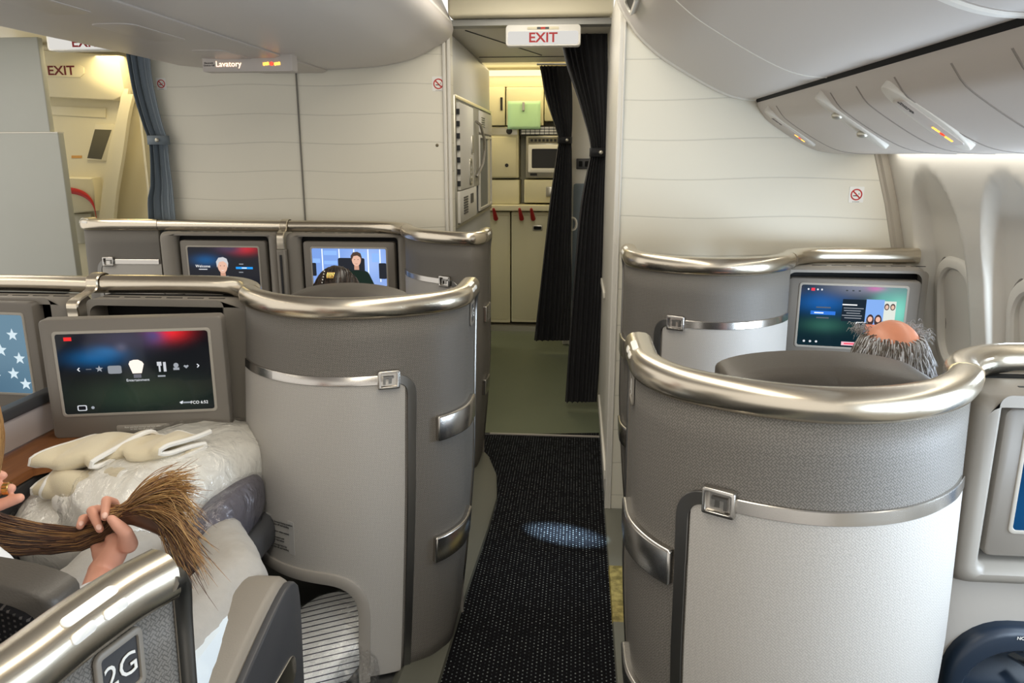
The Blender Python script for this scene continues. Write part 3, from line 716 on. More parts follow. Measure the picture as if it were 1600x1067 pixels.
bm = tube([MF(5.30, 1.81, 0.02), MF(5.34, 1.79, 0.045), MF(5.42, 1.70, 0.06), MF(5.44, 1.62, 0.06), MF(5.40, 1.53, 0.05), MF(5.31, 1.45, 0.02)], 0.010); obj('handset', bm, M_BAND, mp_)
bm = frame_bm(rrect(0.78, 0.53, 0.01, 2, 5.92, 1.465), rrect(0.70, 0.49, 0.01, 2, 5.92, 1.465), 0, 0.014, MF, 0.003); obj('recess_frame', bm, M_SIDE, mp_)
bm = plate(rrect(0.72, 0.50, 0.005, 2, 5.92, 1.465), -0.01, 0.003, MF); o = obj('recess_back', bm, mat('recess_grey', rgb(120, 124, 124), .5), mp_)
bm = bmesh.new(); plate_bm(bm, rrect(0.10, 0.50, 0.003, 2, 6.14, 1.465), 0, 0.012, MF); obj('recess_rail', bm, M_CREAM, mp_)
o = obj('vent_panel', plate(rrect(0.78, 0.15, 0.01, 2, 5.92, 1.82), 0, 0.016, MF, 0.004), M_SIDE, mp_)
bm = bmesh.new()
for k in range(5): plate_bm(bm, rrect(0.18, 0.006, 0.002, 2, 5.72, 1.79+k*0.015), 0.01, 0.019, MF)
obj('vent', bm, M_CHAR, o)

# ------------------------------------------------------------------ galley
def gbox(name, label, cat, x0, x1, y0, y1, Y, depth, m, group=None, part='body', ch=0.006):
    a = at(x0, y0, Y=Y); b = at(x1, y1, Y=Y); c = (a+b)/2; w, h = b.x-a.x, a.z-b.z
    t = thing(name, label, cat, (c.x, Y, b.z), group); F = planeF((c.x, Y, c.z), (1, 0, 0), (0, 0, 1))
    obj(part, plate(rrect(w, h, 0.008, 3), -depth, 0, F, ch), m, t); return t, F, w, h
t, F, w, h = gbox('galley_cabinet', 'narrow cream upper galley cabinet at the left of the doorway', 'cabinet', 745, 789, 136, 196, 6.98, 0.32, M_GALL)
obj('latch', plate(rrect(0.02, 0.11, 0.004, 2, w/2-0.03, 0.02), 0, 0.008, F), M_DARK, t)
t, F, w, h = gbox('galley_cabinet', 'wide cream upper galley cabinet behind the green paper note', 'cabinet', 791, 849, 136, 196, 6.98, 0.32, M_GALL)
obj('door', plate(rrect(w*0.92, h*0.92, 0.008, 3), 0, 0.006, F, 0.003), M_GALL, t)
t, F, w, h = gbox('galley_cabinet', 'dim upper galley cabinet right of the green paper note', 'cabinet', 851, 882, 136, 189, 6.98, 0.32, M_GALL)
t, F, w, h = gbox('galley_light', 'glowing strip light above the galley cabinets', 'light', 745, 850, 110, 118, 7.0, 0.2, emis('galley_strip', (1, .85, .45, 1), 1.3), part='tube')
t, F, w, h = gbox('galley_cornice', 'cream band below the galley strip light', 'cornice', 745, 882, 119, 135, 7.02, 0.28, M_CREAM); 
n = thing('paper_note', 'pale green paper sheet clipped to the galley cabinet', 'note', at(819, 202, Y=6.93))
F = planeF(at(819, 180, Y=6.93), (1, 0, 0), (0, 0, 1)); a = at(794, 158, Y=6.93); b = at(845, 202, Y=6.93)
bm = bmesh.new(); rw = []
for i in range(9):
    v = i/8-0.5; rw.append([F(u*(b.x-a.x)/8-(b.x-a.x)/2, v*(a.z-b.z), 0.01*math.sin(u*0.8)+0.02*(0.5-v)) for u in range(9)])
rows(bm, rw); o = obj('sheet', bm, mat('paper_green', rgb(176, 216, 176), 0.7), n); mod_solid(o, 0.001)
c = at(818, 166, Y=6.91); bm = box(c, (0.022, 0.02, 0.075)); o = obj('clip', bm, M_GMETAL, n); mod_bevel(o, 0.004)
t, F, w, h = gbox('galley_oven', 'square cream galley oven with a control knob above', 'oven', 745, 810, 198, 278, 7.0, 0.3, M_GALL)
obj('door', plate(rrect(w*0.94, h*0.78, 0.012, 3, -0.005, -h*0.09), 0, 0.012, F, 0.004), M_GALL, t)
o = obj('control_panel', plate(rrect(w*0.94, h*0.13, 0.004, 2, 0, h*0.41), 0, 0.006, F), M_GMETAL, t)
obj('knob', plate(ellipse(0.026, 0.026, 16, w*0.28, h*0.41), 0, 0.03, F, 0.004), M_DARK, o)
obj('latch', plate(ellipse(0.016, 0.016, 14, w*0.22, -h*0.25), 0, 0.02, F, 0.003), M_DARK, t)
t, F, w, h = gbox('microwave_oven', 'galley microwave with dark window partly behind the curtain', 'microwave', 822, 882, 212, 278, 7.0, 0.3, M_GMETAL)
obj('door', frame_bm(rrect(w*0.88, h*0.66, 0.01, 3, 0, -h*0.04), rrect(w*0.70, h*0.46, 0.01, 3, 0, -h*0.04), 0, 0.014, F), M_WHITE, t)
obj('window', plate(rrect(w*0.72, h*0.48, 0.01, 3, 0, -h*0.04), 0, 0.004, F), M_DARK, t)
o = obj('control_panel', plate(rrect(w*0.88, h*0.13, 0.004, 2, 0, h*0.39), 0, 0.008, F), mat('panel_olive', rgb(120, 116, 96), .5), t)
bm = bmesh.new()
for k in range(8): plate_bm(bm, rrect(w*0.06, h*0.06, 0.002, 2, w*(-0.35+0.1*k), h*0.39), 0.008, 0.012, F)
obj('button', bm, M_DARK, o)
obj('label_plate', plate(rrect(w*0.18, h*0.06, 0.002, 2, -w*0.30, -h*0.42), 0, 0.004, F), M_INK, t)
obj('warning_label', plate(rrect(w*0.16, h*0.10, 0.002, 2, w*0.30, -h*0.42), 0, 0.004, F), mat('pink_label', rgb(206, 150, 140), .5), t)
t, F, w, h = gbox('galley_grille', 'slotted dark vent grille above the microwave', 'grille', 812, 882, 197, 211, 7.02, 0.25, M_CHAR)
bm = bmesh.new()
for i in range(9):
    for j in range(3): plate_bm(bm, rrect(w/11, h/5, 0.003, 2, w*(i-4)/9.6, h*(j-1)/3.4), 0, 0.006, F)
obj('slot', bm, M_GMETAL, t)
t, F, w, h = gbox('galley_compartment', 'plain cream galley compartment under the square oven', 'compartment', 745, 811, 281, 319, 7.0, 0.3, M_GALL)
t, F, w, h = gbox('galley_compartment', 'cream galley panel with a small cup holder under the microwave', 'compartment', 819, 882, 281, 317, 7.0, 0.3, M_GALL)
obj('cup_holder', plate(rrect(0.06, 0.09, 0.006, 2, 0.045, 0.0), 0, 0.04, F, 0.006), M_GMETAL, t)
a = at(745, 320, Y=6.92); b = at(884, 330, Y=6.92)
tag(obj('galley_counter', box(((a.x+b.x)/2, 7.1, (a.z+b.z)/2), (b.x-a.x, 0.38, a.z-b.z), bev=0.008), M_GALL, loc=((a.x+b.x)/2, 7.1, b.z)), 'cream galley worktop edge above the cart doors', 'counter')
for x0, x1, lab, latches in ((745, 797, 'galley cart door at the left of the doorway, one red latch', (773,)), (799, 856, 'galley cart door with black handle and two red latches', (813, 831)), (858, 884, 'galley cart door mostly behind the deeper black curtain', ())):
    t, F, w, h = gbox('galley_cart', 'cream '+lab, 'galley cart', x0, x1, 331, 504, 7.0, 0.3, M_GALL)
    obj('door', plate(rrect(w*0.93, h*0.94, 0.01, 3), 0, 0.008, F, 0.003), mat('cart_cream', rgb(206, 200, 166), .42), t)
    for lx in latches:
        p = at(lx, 331, Y=6.98); bm = bmesh.new(); add_capsule(bm, (p.x, 6.885, p.z+0.03), (p.x+0.015, 6.93, p.z-0.055), 0.012, 0.022); obj('red_latch', bm, M_REDLATCH, t)
    if len(latches) == 2:
        p = at(840, 356, Y=6.99); F2 = planeF(p, (1, 0, 0), (0, 0, 1))
        o = obj('handle', plate(rrect(0.092, 0.052, 0.012, 3), -0.01, 0.010, F2, 0.003), M_GMETAL, t); obj('handle_grip', plate(rrect(0.07, 0.03, 0.008, 3), 0, 0.013, F2), M_BLACK, o)
bm = box((-0.45, 7.1, 0.02), (1.0, 0.3, 0.05)); struct('trim_12', bm, M_GMETAL)
# wall block with attendant panel between the curtains
a = at(889, 150, Y=6.45)
t = thing('attendant_cabinet', 'pale wall cabinet with blue-grey panel glimpsed between the two black curtains', 'cabinet', ((a.x+0.155)/2, 6.9, 0))
obj('body', box(((a.x-0.02+0.153)/2, 6.87, 1.11), (0.173-a.x, 0.84, 2.22), bev=0.01), M_SIDE, t)
F = planeF((0, 6.45, 0), (1, 0, 0), (0, 0, 1))
p = at(908, 410, Y=6.45); obj('jumpseat_panel', plate(rrect(0.15, 1.2, 0.02, 3, p.x, p.z+0.05), 0, 0.02, F, 0.006), mat('panel_bluegrey', rgb(112, 124, 134), .5), t)
p = at(912, 256, Y=6.45); o = obj('switch_plate', plate(rrect(0.12, 0.085, 0.006, 2, p.x, p.z), 0, 0.02, F, 0.004), M_CHAR, t)
for dx in (-0.025, 0.025): obj('switch', plate(rrect(0.03, 0.045, 0.004, 2, p.x+dx, p.z), 0.01, 0.026, F, 0.003), M_BLACK, o)
p = at(895, 350, Y=6.42); bm = tube([(p.x+0.03*math.cos(k/12*2*math.pi), 6.42, p.z+0.05*math.sin(k/12*2*math.pi)) for k in range(13)], 0.010); obj('handset', bm, M_SIDE, t)

# ------------------------------------------------------------------ far aisle: exit door lobby and the tall grey closet
t = thing('partition', 'tall grey cabin partition with a narrower upper half left of far aisle', 'partition', (-3.8, 4.83, 0))
M_CLOS = mat('closet_grey', rgb(176, 178, 172), 0.45, var=0.02, bump=0.06, bscale=700)
obj('lower_body', box((-3.31-0.6, 4.83, 0.865), (1.2, 0.06, 1.73), bev=0.006), M_CLOS, t)
obj('upper_body', box((-3.365-0.6, 4.83, 2.02), (1.2, 0.05, 0.57), bev=0.006), M_CLOS, t)
bm = box((-3.31-0.6, 4.83, 1.732), (1.2, 0.064, 0.008)); obj('ledge', bm, M_SIDE, t)
DY = 5.62
dr = thing('exit_door', 'cream cabin exit door with small window and red strap in the far lobby', 'door', (-3.55, DY, 0.0))
DF = planeF((0, DY, 0), (1, 0, 0), (0, 0, 1))
def dpt(x, y): p = at(x, y, Y=DY); return (p.x, p.z)
def dpoly(pts): return [dpt(*p) for p in pts]
obj('door_panel', plate(dpoly([(40, 140), (40, 600), (130, 600), (165, 290), (178, 215), (188, 172), (186, 150), (178, 143)]), -0.10, 0, DF, 0.012), M_CREAM, dr)
obj('header_cover', plate(dpoly([(40, 78), (40, 150), (190, 158), (200, 152), (205, 140), (196, 88)]), -0.1, 0.09, DF, 0.012), M_CREAM, dr)
o = obj('exit_plate', plate(dpoly([(60, 106), (60, 120), (138, 123), (144, 117), (144, 108), (136, 103)]), 0.08, 0.098, DF, 0.003), M_CREAM, dr)
p = dpt(109, 113); text('lettering', 'EXIT', lambda a, b, d: DF(a, b, d), p[0], p[1], 0.088, mat('exit_brown', rgb(110, 34, 34), .5), o, 0.0985, sx=1.15, bold=0.02)
obj('upper_insert', plate(dpoly([(60, 165), (60, 178), (166, 184), (166, 169)]), 0, 0.008, DF, 0.003), M_CREAM, dr)
o = obj('window_surround', plate(dpoly([(150, 195), (138, 250), (168, 252), (178, 240), (184, 200), (178, 194)]), 0, 0.012, DF, 0.005), M_CREAM, dr)
obj('window_glass', plate(dpoly([(150, 202), (138, 247), (160, 249), (176, 203)]), 0.005, 0.015, DF, 0.002), mat('dark_glass', rgb(96, 92, 78), .15), o)
obj('girt_cover', plate(dpoly([(60, 275), (60, 332), (118, 333), (162, 328), (160, 290), (157, 277)]), 0, 0.10, DF, 0.02), M_CREAM, dr)
bm = bmesh.new(); pts = [DF(*dpt(x, y), 0.104) for x, y in ((100, 296), (118, 296), (136, 299), (150, 306), (160, 320), (165, 345))]; pts = cr(pts, 24)
rows(bm, [[p+Vector((0, 0, 0.022)) for p in pts], [p-Vector((0, 0, 0.022)) for p in pts]]); o = obj('red_strap', bm, M_RED, dr); mod_solid(o, 0.006)
obj('instruction_label', plate(dpoly([(112, 243), (112, 247), (128, 247), (128, 243)]), 0, 0.003, DF), mat('label_orange', rgb(214, 160, 84), .5), dr)
obj('leg_panel', plate(dpoly([(100, 333), (100, 380), (150, 380), (146, 333)]), 0, 0.03, DF, 0.006), M_GMETAL, dr)
bm = tube(cr([DF(*dpt(x, y), 0.04) for x, y in ((178, 262), (180, 250), (186, 228), (191, 219), (190, 232), (184, 248))], 20), 0.012); obj('grab_handle', bm, M_WHITE, dr)
for (pts, wd, dd, nm) in ((((206, 140), (200, 175), (186, 230), (176, 290), (168, 360)), 0.03, 0.06, 0), (((222, 150), (214, 185), (206, 240), (196, 300), (190, 360)), 0.05, 0.16, 1)):
    P = cr([DF(*dpt(x, y), dd) for x, y in pts], 24); bm = bmesh.new()
    rows(bm, [[p+Vector((-wd, 0, 0)), p+Vector((-wd*.8, -0.025, 0)), p+Vector((wd*.8, -0.025, 0)), p+Vector((wd, 0, 0))] for p in P])
    obj('door_jamb', bm, M_CREAM, dr)
t, F, w, h = gbox('lobby_cabinet', 'cream lobby side cabinet half hidden by the blue-grey curtain', 'cabinet', 214, 262, 120, 586, 5.30, 0.14, M_CREAM)
obj('door', plate(rrect(w*0.8, h*0.36, 0.01, 2, 0.04, -h*0.22), 0, 0.006, F, 0.003), M_CREAM, t)

# ------------------------------------------------------------------ suites
SH1 = [(0, .10), (0, .0), (.006, -.1), (.05, -.19), (.12, -.25), (.22, -.30), (.33, -.325), (.44, -.315), (.54, -.275), (.63, -.205), (.69, -.13)]
CO1 = [(.695, -.115), (.715, -.06), (.76, .0), (.83, .045), (.93, .06), (1.10, .06), (1.37, .05)]
SH2 = [(0, .25), (0, .1), (.012, .03), (.05, -.01), (.12, .0), (.21, .045), (.33, .13), (.42, .24), (.47, .36)]
CO2 = [(.475, .375), (.49, .43), (.54, .50), (.62, .55), (.75, .58), (1.0, .59), (1.28, .58)]
TOP = 1.135
def taper(z): return 0.045*max(0.0, (0.62-z)/0.62)**1.4
class Unit:
    def __init__(s, x0, y0, sg, shell, cons, top=TOP, lean=0.16, us=0.105):
        s.x0, s.y0, s.sg, s.top, s.lean, s.us = x0, y0, sg, top, lean, us
        s.P = cr([(u, v, 0) for u, v in shell], 121)
        s.L = sum((s.P[i+1]-s.P[i]).length for i in range(120))
        s.C = cr([(u, v, 0) for u, v in cons], 60)
    def W(s, u, v, z): return Vector((s.x0+s.sg*u, s.y0+v, z))
    def surf(s, q, z, n=0.0, bottom_taper=True):
        """point on the shell: q metres from the aisle end, height z, n outwards"""
        t = min(max(q/s.L, 0), 1)*120; i = min(int(t), 119); p = s.P[i].lerp(s.P[i+1], t-i)
        a = s.P[max(i-1, 0)]; b = s.P[min(i+2, 120)]; d = (b-a).normalized(); N = Vector((d.y, -d.x, 0))
        k = n-(taper(z) if bottom_taper else 0)
        return s.W(p.x+N.x*k, p.y+N.y*k-s.lean*max(0, 1-z/s.top), z)
    def qx(s, u):
        best = min(range(121), key=lambda i: abs(s.P[i].x-u)+(0 if i > 6 else 1)); return s.L*best/120
    def strip(s, path, w, n0, n1, nn=None):
        """flat band along a (q,z) path lying on the shell"""
        P = [Vector((a, b, 0)) for a, b in path]; rw = []
        for i, p in enumerate(P):
            t = (P[min(i+1, len(P)-1)]-P[max(i-1, 0)]).normalized(); e = Vector((-t.y, t.x, 0))*w/2
            a, b = p+e, p-e; c = 0.12
            a2, b2 = p+e*(1-c), p-e*(1-c)
            rw.append([s.surf(a.x, a.y, n0), s.surf(a.x, a.y, n1-0.0015), s.surf(a2.x, a2.y, n1), s.surf(b2.x, b2.y, n1), s.surf(b.x, b.y, n1-0.0015), s.surf(b.x, b.y, n0)])
        bm = bmesh.new(); rows(bm, rw, False, True); return bm
def dense(pts, n=60):
    P = [Vector((a, b, 0)) for a, b in pts]; out = []; L = [0]
    for i in range(1, len(P)): L.append(L[-1]+(P[i]-P[i-1]).length)
    j = 0
    for k in range(n):
        q = L[-1]*k/(n-1)
        while j < len(P)-2 and L[j+1] < q: j += 1
        p = P[j].lerp(P[j+1], (q-L[j])/max(1e-9, L[j+1]-L[j])); out.append((p.x, p.y))
    return out
def corner(a, b, c, r, n=8):
    """polyline a-b-c with the corner at b rounded"""
    a, b, c = Vector((*a, 0)), Vector((*b, 0)), Vector((*c, 0)); p = b+(a-b).normalized()*r; q = b+(c-b).normalized()*r
    o = [(a.x, a.y)]
    for k in range(n+1):
        t = k/n; m = p*(1-t)**2+b*2*t*(1-t)+q*t*t; o.append((m.x, m.y))
    return o+[(c.x, c.y)]

def suite(name, label, U, screen_fn=None, plate_txt=None, arch=True, band=True, shell=True, console=True, monitor=None, bumpers=(), divider=False, group='suites'):
    c = U.surf(U.L*0.5, 0, -0.2)
    t = thing(name, label, 'suite', (c.x, c.y, 0.0), group)
    top = U.top; bz = top-0.19
    if shell:
        qL = U.qx(0.262) if arch else 9; qS = U.qx(U.us)
        ac = [(qL, 0.0)]+corner((qL, 0.0), (qL, 0.345), (U.L, 0.345), 0.13, 10)[1:-1]+[(U.L*0.86, 0.350), (U.L, 0.39)]
        def bot(q):
            if not arch or q <= qL: return 0.01
            for (a, b), (a2, b2) in zip(ac, ac[1:]):
                if a <= q <= a2 and a2 > a: return b+(b2-b)*(q-a)/(a2-a)
            return 0.39
        qs = sorted(set([U.L*k/90 for k in range(91)]+[qL, qL+0.003]+[a for a, b in ac if a > qL+.005])) if arch else [U.L*k/90 for k in range(91)]
        qs = [q for q in qs if q <= U.L and not (arch and (qL-.004 < q < qL or qL < q < qL+.003))]
        qs = [q for i, q in enumerate(qs) if i == 0 or q-qs[i-1] > .0015]
        def sheet(q0, q1, z0, z1, n, m, nm, solid):
            bm = bmesh.new(); rw = []; uv = []
            for q in [x for x in qs if q0-1e-6 <= x <= q1+1e-6]:
                lo = bot(q); zz = [lo+(.42-lo)*k/7 for k in range(7)]+[.42+(z1-.42)*k/9 for k in range(10)]
                rw.append([U.surf(q, z, n) for z in zz]); uv.append([(q, z) for z in zz])
            rows(bm, rw, uv=uv); o = obj(nm, bm, m, t, angle=60); mod_solid(o, solid, -1 if U.sg > 0 else 1); return o
        up = sheet(0, U.L, 0.01, top, 0.0, M_FAB, 'shell', 0.028)
        up.modifiers[0].offset = 0
        for v in up.data.vertices: pass
        # lower lighter panel
        bm = bmesh.new(); rw = []; uv = []
        for q in [x for x in qs if x >= qS+0.012]:
            lo = bot(q)+0.004; zz = [lo+(.42-lo)*k/7 for k in range(7)]+[.42+(bz-0.012-.42)*k/9 for k in range(10)]
            rw.append([U.surf(q, z, 0.0175) for z in zz]); uv.append([(q, z) for z in zz])
        rows(bm, rw, uv=uv); obj('lower_panel', bm, M_LOW, t, angle=60)
        if band:
            qB = U.qx(U.us+.06)
            obj('band', U.strip([(qB+(U.L-0.012-qB)*k/60, bz) for k in range(61)], 0.028, 0.0, 0.021), M_BAND, t)
            obj('corner_strip', U.strip(dense(corner((qB, bz), (qS, bz), (qS, bz-0.15), 0.055), 24), 0.027, 0.0, 0.0205), M_DSTRIP, t)
            obj('side_strip', U.strip(dense([(qS, bz-0.15), (qS, 0.02)], 24), 0.025, 0.0, 0.0200), M_DSTRIP, t)
            Fb = lambda a, b, d: U.surf(qB+a, bz+0.002+b, 0.018+d)
            o = obj('badge', frame_bm(rrect(0.062, 0.054, 0.004, 2), rrect(0.046, 0.038, 0.003, 2), 0, 0.016, Fb, 0.003), M_BAND, t)
            obj('badge_back', plate(rrect(0.05, 0.042, 0.003, 2), 0, 0.003, Fb), M_BAND, o)
            bm = plate([(-0.014, 0.004), (-0.014, 0.010), (0.016, 0.010), (0.016, -0.014), (0.009, -0.014), (0.009, 0.004)], 0.0, 0.010, Fb); obj('badge_mark', bm, M_DSTRIP, o, smooth=False)
        if arch:
            obj('arch_lip', U.strip(dense([(a, b) for a, b in ac], 70), 0.036, -0.03, 0.026), M_LIP, t)
        # aisle end cap and dark inner lining
        bm = bmesh.new(); rows(bm, [[U.surf(0, z, 0.017) for z in [top*k/20 for k in range(21)]], [U.W(0.017+taper(0)*0, U.P[0].y+0.010-U.lean*(1-z/top), z) for z in [top*k/20 for k in range(21)]], [U.surf(0, z, -0.03) for z in [top*k/20 for k in range(21)]]])
        obj('end_cap', bm, M_CONS, t)
        ev = U.P[0].y; rw = []
        EP = cr([(v_, z_, r_) for v_, z_, r_ in ((ev-.020, top+.021, .032), (ev-.002, top+.017, .032), (ev+.010, top+.004, .030), (ev+.016, top-.02, .026), (ev+.018, top-.08, .021), (ev+.018-U.lean*.30, top*.70, .021), (ev+.018-U.lean*.62, top*.38, .020), (ev+.018-U.lean*.97, top*.03, .018))], 50)
        for i, e in enumerate(EP):
            a, b = EP[max(0, i-1)], EP[min(49, i+1)]; d = Vector((b.x-a.x, b.y-a.y, 0)).normalized(); nv = Vector((-d.y, d.x, 0))   # (v, z) plane
            rw.append([U.W(U.P[0].x+taper(e.y)+e.z*math.cos(2*math.pi*k/14), e.x+nv.x*e.z*.55*math.sin(2*math.pi*k/14), e.y+nv.y*e.z*.55*math.sin(2*math.pi*k/14)) for k in range(14)])
        bm = bmesh.new(); rows(bm, rw, True, True); obj('end_trim', bm, M_DSTRIP, t, angle=70)
        # bumper handles wrapped round the aisle corner
        for (q0, q1, zc, hh) in bumpers:
            bm = U.strip([(q0+(q1-q0)*k/30, zc) for k in range(31)], hh, 0.0, 0.032)
            o = obj('bumper', bm, M_BAND, t); mod_bevel(o, 0.007, 3)
        # rim
        def rim(pts_uv, nm, w=0.0325, z0=top-0.012, hgt=0.066, flip=1):
            rw = []
            for i, p in enumerate(pts_uv):
                a, b = pts_uv[max(i-1, 0)], pts_uv[min(i+1, len(pts_uv)-1)]; d = (b-a).normalized(); N = Vector((d.y, -d.x, 0)); r = []
                e = min(1, min(i, len(pts_uv)-1-i)/2.0+0.25) if nm == 'rim' else 1
                for k in range(16):
                    th = 2*math.pi*k/16; cn, sn = math.cos(th), math.sin(th)
                    n = w*math.copysign(abs(cn)**0.75, cn); z = z0+hgt/2+hgt/2*math.copysign(abs(sn)**0.75, sn)
                    r.append(U.W(p.x+N.x*n, p.y+N.y*n, z))
                rw.append(r)
            bm = bmesh.new(); rows(bm, rw, True, True); return obj(nm, bm, M_RIM, t, angle=60)
        rm = rim(U.P, 'rim')
        def Fr(a, b, d):
            th = 0.62+b/0.036; w = 0.0325+d; h = 0.033+d; cn, sn = math.cos(th), math.sin(th); q = 0.075+a
            return U.surf(q, top-0.012+0.033+h*math.copysign(abs(sn)**.75, sn), w*math.copysign(abs(cn)**.75, cn))
        bm = bmesh.new()
        plate_bm(bm, rrect(0.080, 0.017, 0.008, 4, 0.045, 0.016), -0.004, 0.0012, Fr, 0.0005); plate_bm(bm, rrect(0.036, 0.014, 0.006, 4, 0.022, -0.010), -0.004, 0.0012, Fr, 0.0005); plate_bm(bm, rrect(0.036, 0.014, 0.006, 4, 0.070, -0.010), -0.004, 0.0012, Fr, 0.0005)
        obj('reading_light_lens', bm, M_WHITE, rm)
        if plate_txt:
            Fp = lambda a, b, d: U.surf(0.085-a*1 if U.sg > 0 else 0.085+a*(1), top-0.052+b, 0.016+d)
            sgn = -1 if U.sg < 0 else 1
            Fq = lambda a, b, d: U.surf(0.088-a*(1 if U.sg < 0 else -1), top-0.052+b, 0.016+d)
            o = obj('seat_number_plate', frame_bm(rrect(0.072, 0.078, 0.010, 4), rrect(0.056, 0.060, 0.004, 4), 0, 0.005, Fq, 0.002), M_CONS, t)
            obj('seat_number_back', plate(rrect(0.058, 0.062, 0.004, 3), 0, 0.0015, Fq), M_CHAR, o)
            # lettering set flat on the plate
            p0, p1, p2 = Fq(0, 0, 0.003), Fq(0.01, 0, 0.003), Fq(0, 0.01, 0.003)
            FF = planeF(p0, p1-p0, p2-p0); text('lettering', plate_txt, FF, 0, 0, 0.040, M_WHITE, o, 0.0008 if (FF(0, 0, 1)-p0).dot(Fq(0, 0, 1)-Fq(0, 0, 0)) > 0 else -0.0008)
        if console: rim(U.C, 'console_rim', 0.036, top-0.012, 0.064)
    else:
        def rim2():
            rw = []
            for i, p in enumerate(U.C):
                a, b = U.C[max(i-1, 0)], U.C[min(i+1, 59)]; d = (b-a).normalized(); N = Vector((d.y, -d.x, 0)); r = []
                for k in range(16):
                    th = 2*math.pi*k/16; cn, sn = math.cos(th), math.sin(th); n = 0.034*math.copysign(abs(cn)**.75, cn); z = top+0.017+0.029*math.copysign(abs(sn)**.75, sn)
                    r.append(U.W(p.x+N.x*n, p.y+N.y*n, z))
                rw.append(r)
            bm = bmesh.new(); rows(bm, rw, True, True); obj('console_rim', bm, M_RIM, t, angle=60)
        rim2()
    if console:
        # console body: a block with a rounded top front edge and a recess for the monitor
        u0, u1, vf, vb, z0 = monitor['u0'], monitor['u1'], monitor['vf'], monitor['vb'], monitor.get('z0', 0.66)
        zt = top-0.012; mu, mz, mw, mh = monitor['c']
        Fc = lambda a, b, d: U.W(a, vf-d, b)      # d towards the viewer
        outer = rrect(u1-u0, zt-z0, 0.035, 5, (u0+u1)/2, (zt+z0)/2); rc_ = monitor.get('rc', (mu, mz+0.004, mw+0.035, mh+0.04)); inner = rrect(rc_[2], rc_[3], 0.02, 5, rc_[0], rc_[1])
        bm = frame_bm(outer, inner, -(vb-vf), 0.0, Fc, 0.028); obj('console_body', bm, M_CONS, t, angle=50)
        obj('console_back', plate(rrect(rc_[2]+0.015, rc_[3]+0.02, 0.01, 3, rc_[0], rc_[1]), -(vb-vf)-0.005, -(vb-vf)+0.02, Fc), M_BLACK, t)
        bm = bmesh.new()
        for k in range(6): add_box(bm, U.W(u0+0.15+0.075*k, (vf+vb)/2+0.0, zt+0.0005), (0.055, 0.007, 0.002))
        obj('top_vent', bm, M_DARK, t)
        if monitor.get('skirt'):
            obj('side_panel', box((U.W(u0+0.016, 0, 0)+U.W(u0+0.05, 0, 0))/2+Vector((0, (vf+vb)/2+0.02, 0.34)), (0.05, vb-vf+0.1, 0.68), bev=0.01), M_CONS, t)
        # monitor, hinged a little towards its seat
        ang = monitor.get('tilt', 0.0); pop = monitor.get('pop', 0.0)
        ctr = U.W(mu, vf-pop, mz); ea = Vector((math.cos(ang), math.sin(ang), 0)); FM = planeF(ctr, ea, (0, 0, 1))
        sw, sh = monitor['s']; soy = monitor.get('soy', 0.015)
        mon = obj('monitor', plate(rrect(mw, mh, 0.016, 5), -0.05, 0.0, FM, 0.008), M_MON, t)
        obj('monitor_bezel', frame_bm(rrect(sw+0.018, sh+0.018, 0.012, 4, 0, soy), rrect(sw, sh, 0.008, 4, 0, soy), -0.002, 0.003, FM, 0.002), mat('bezel_light', rgb(168, 162, 152), 0.4), mon)
        FS = lambda a, b, d=0.0: FM(a*sw, soy+b*sh, 0.002+d)
        bm = bmesh.new(); quad_uv(bm, FM, -sw/2, sw/2, soy-sh/2, soy+sh/2, 0.0018, 0.008)
        scr = obj('screen', bm, monitor['mat'], mon, recalc=False)
        if monitor.get('placard'):
            Fp = lambda a, b, d: FM(a, b-mh/2+0.027, d)
            obj('placard', plate(rrect(0.16, 0.022, 0.006, 3, 0.0), 0, 0.0015, Fp, 0.0005), mat('placard_grey', rgb(158, 152, 142), .4), mon)
            text('placard_lettering', 'Stow seat-back monitor and stow tables\nfor taxi, take-off and landing', Fp, 0.0, 0.0, 0.0068, M_WHITE, mon, 0.002)
        if screen_fn: screen_fn(FS, mon, sw, sh)
    if divider:
        um = U.C[-1].x; vm = U.C[-1].y
        bm = tube([U.W(um, vm+0.0, top+0.017), U.W(um-0.001, vm+0.0, top+0.0171)], 0.01)
        bm.free(); bm = bmesh.new()
        rw = []
        pr = [(vm+0.045, top-0.02), (vm+0.035, top+0.045), (vm, top+0.056), (vm-0.036, top+0.042), (vm-0.05, top+0.006), (monitor['vf']-0.015, top-0.018), (monitor['vf']-0.022, top-0.06), (monitor['vf']-0.022, top-0.10)]
        PP = cr([(0, a, b) for a, b in pr], 40)
        for p in PP: rw.append([U.W(um-0.022, p.y, p.z), U.W(um-0.018, p.y-0.004, p.z+0.003), U.W(um+0.018, p.y-0.004, p.z+0.003), U.W(um+0.022, p.y, p.z)])
        rows(bm, rw); obj('divider_strap', bm, M_RIM, t)
        bm = box((U.W(um, 0, 0)+Vector((0, monitor['vf']-0.002, (top-0.10+0.66)/2)))-Vector((0, 0, 0)), (0.05, 0.05, top-0.10-0.66)); 
        o = obj('divider_post', bm, M_CONS, t); mod_bevel(o, 0.008)
        bm = box((U.W(um, 0, 0).x, U.y0+monitor['vf']-0.029, (top-0.12+0.66)/2), (0.012, 0.006, top-0.14-0.66)); obj('divider_slot', bm, M_DARK, t)
    return t

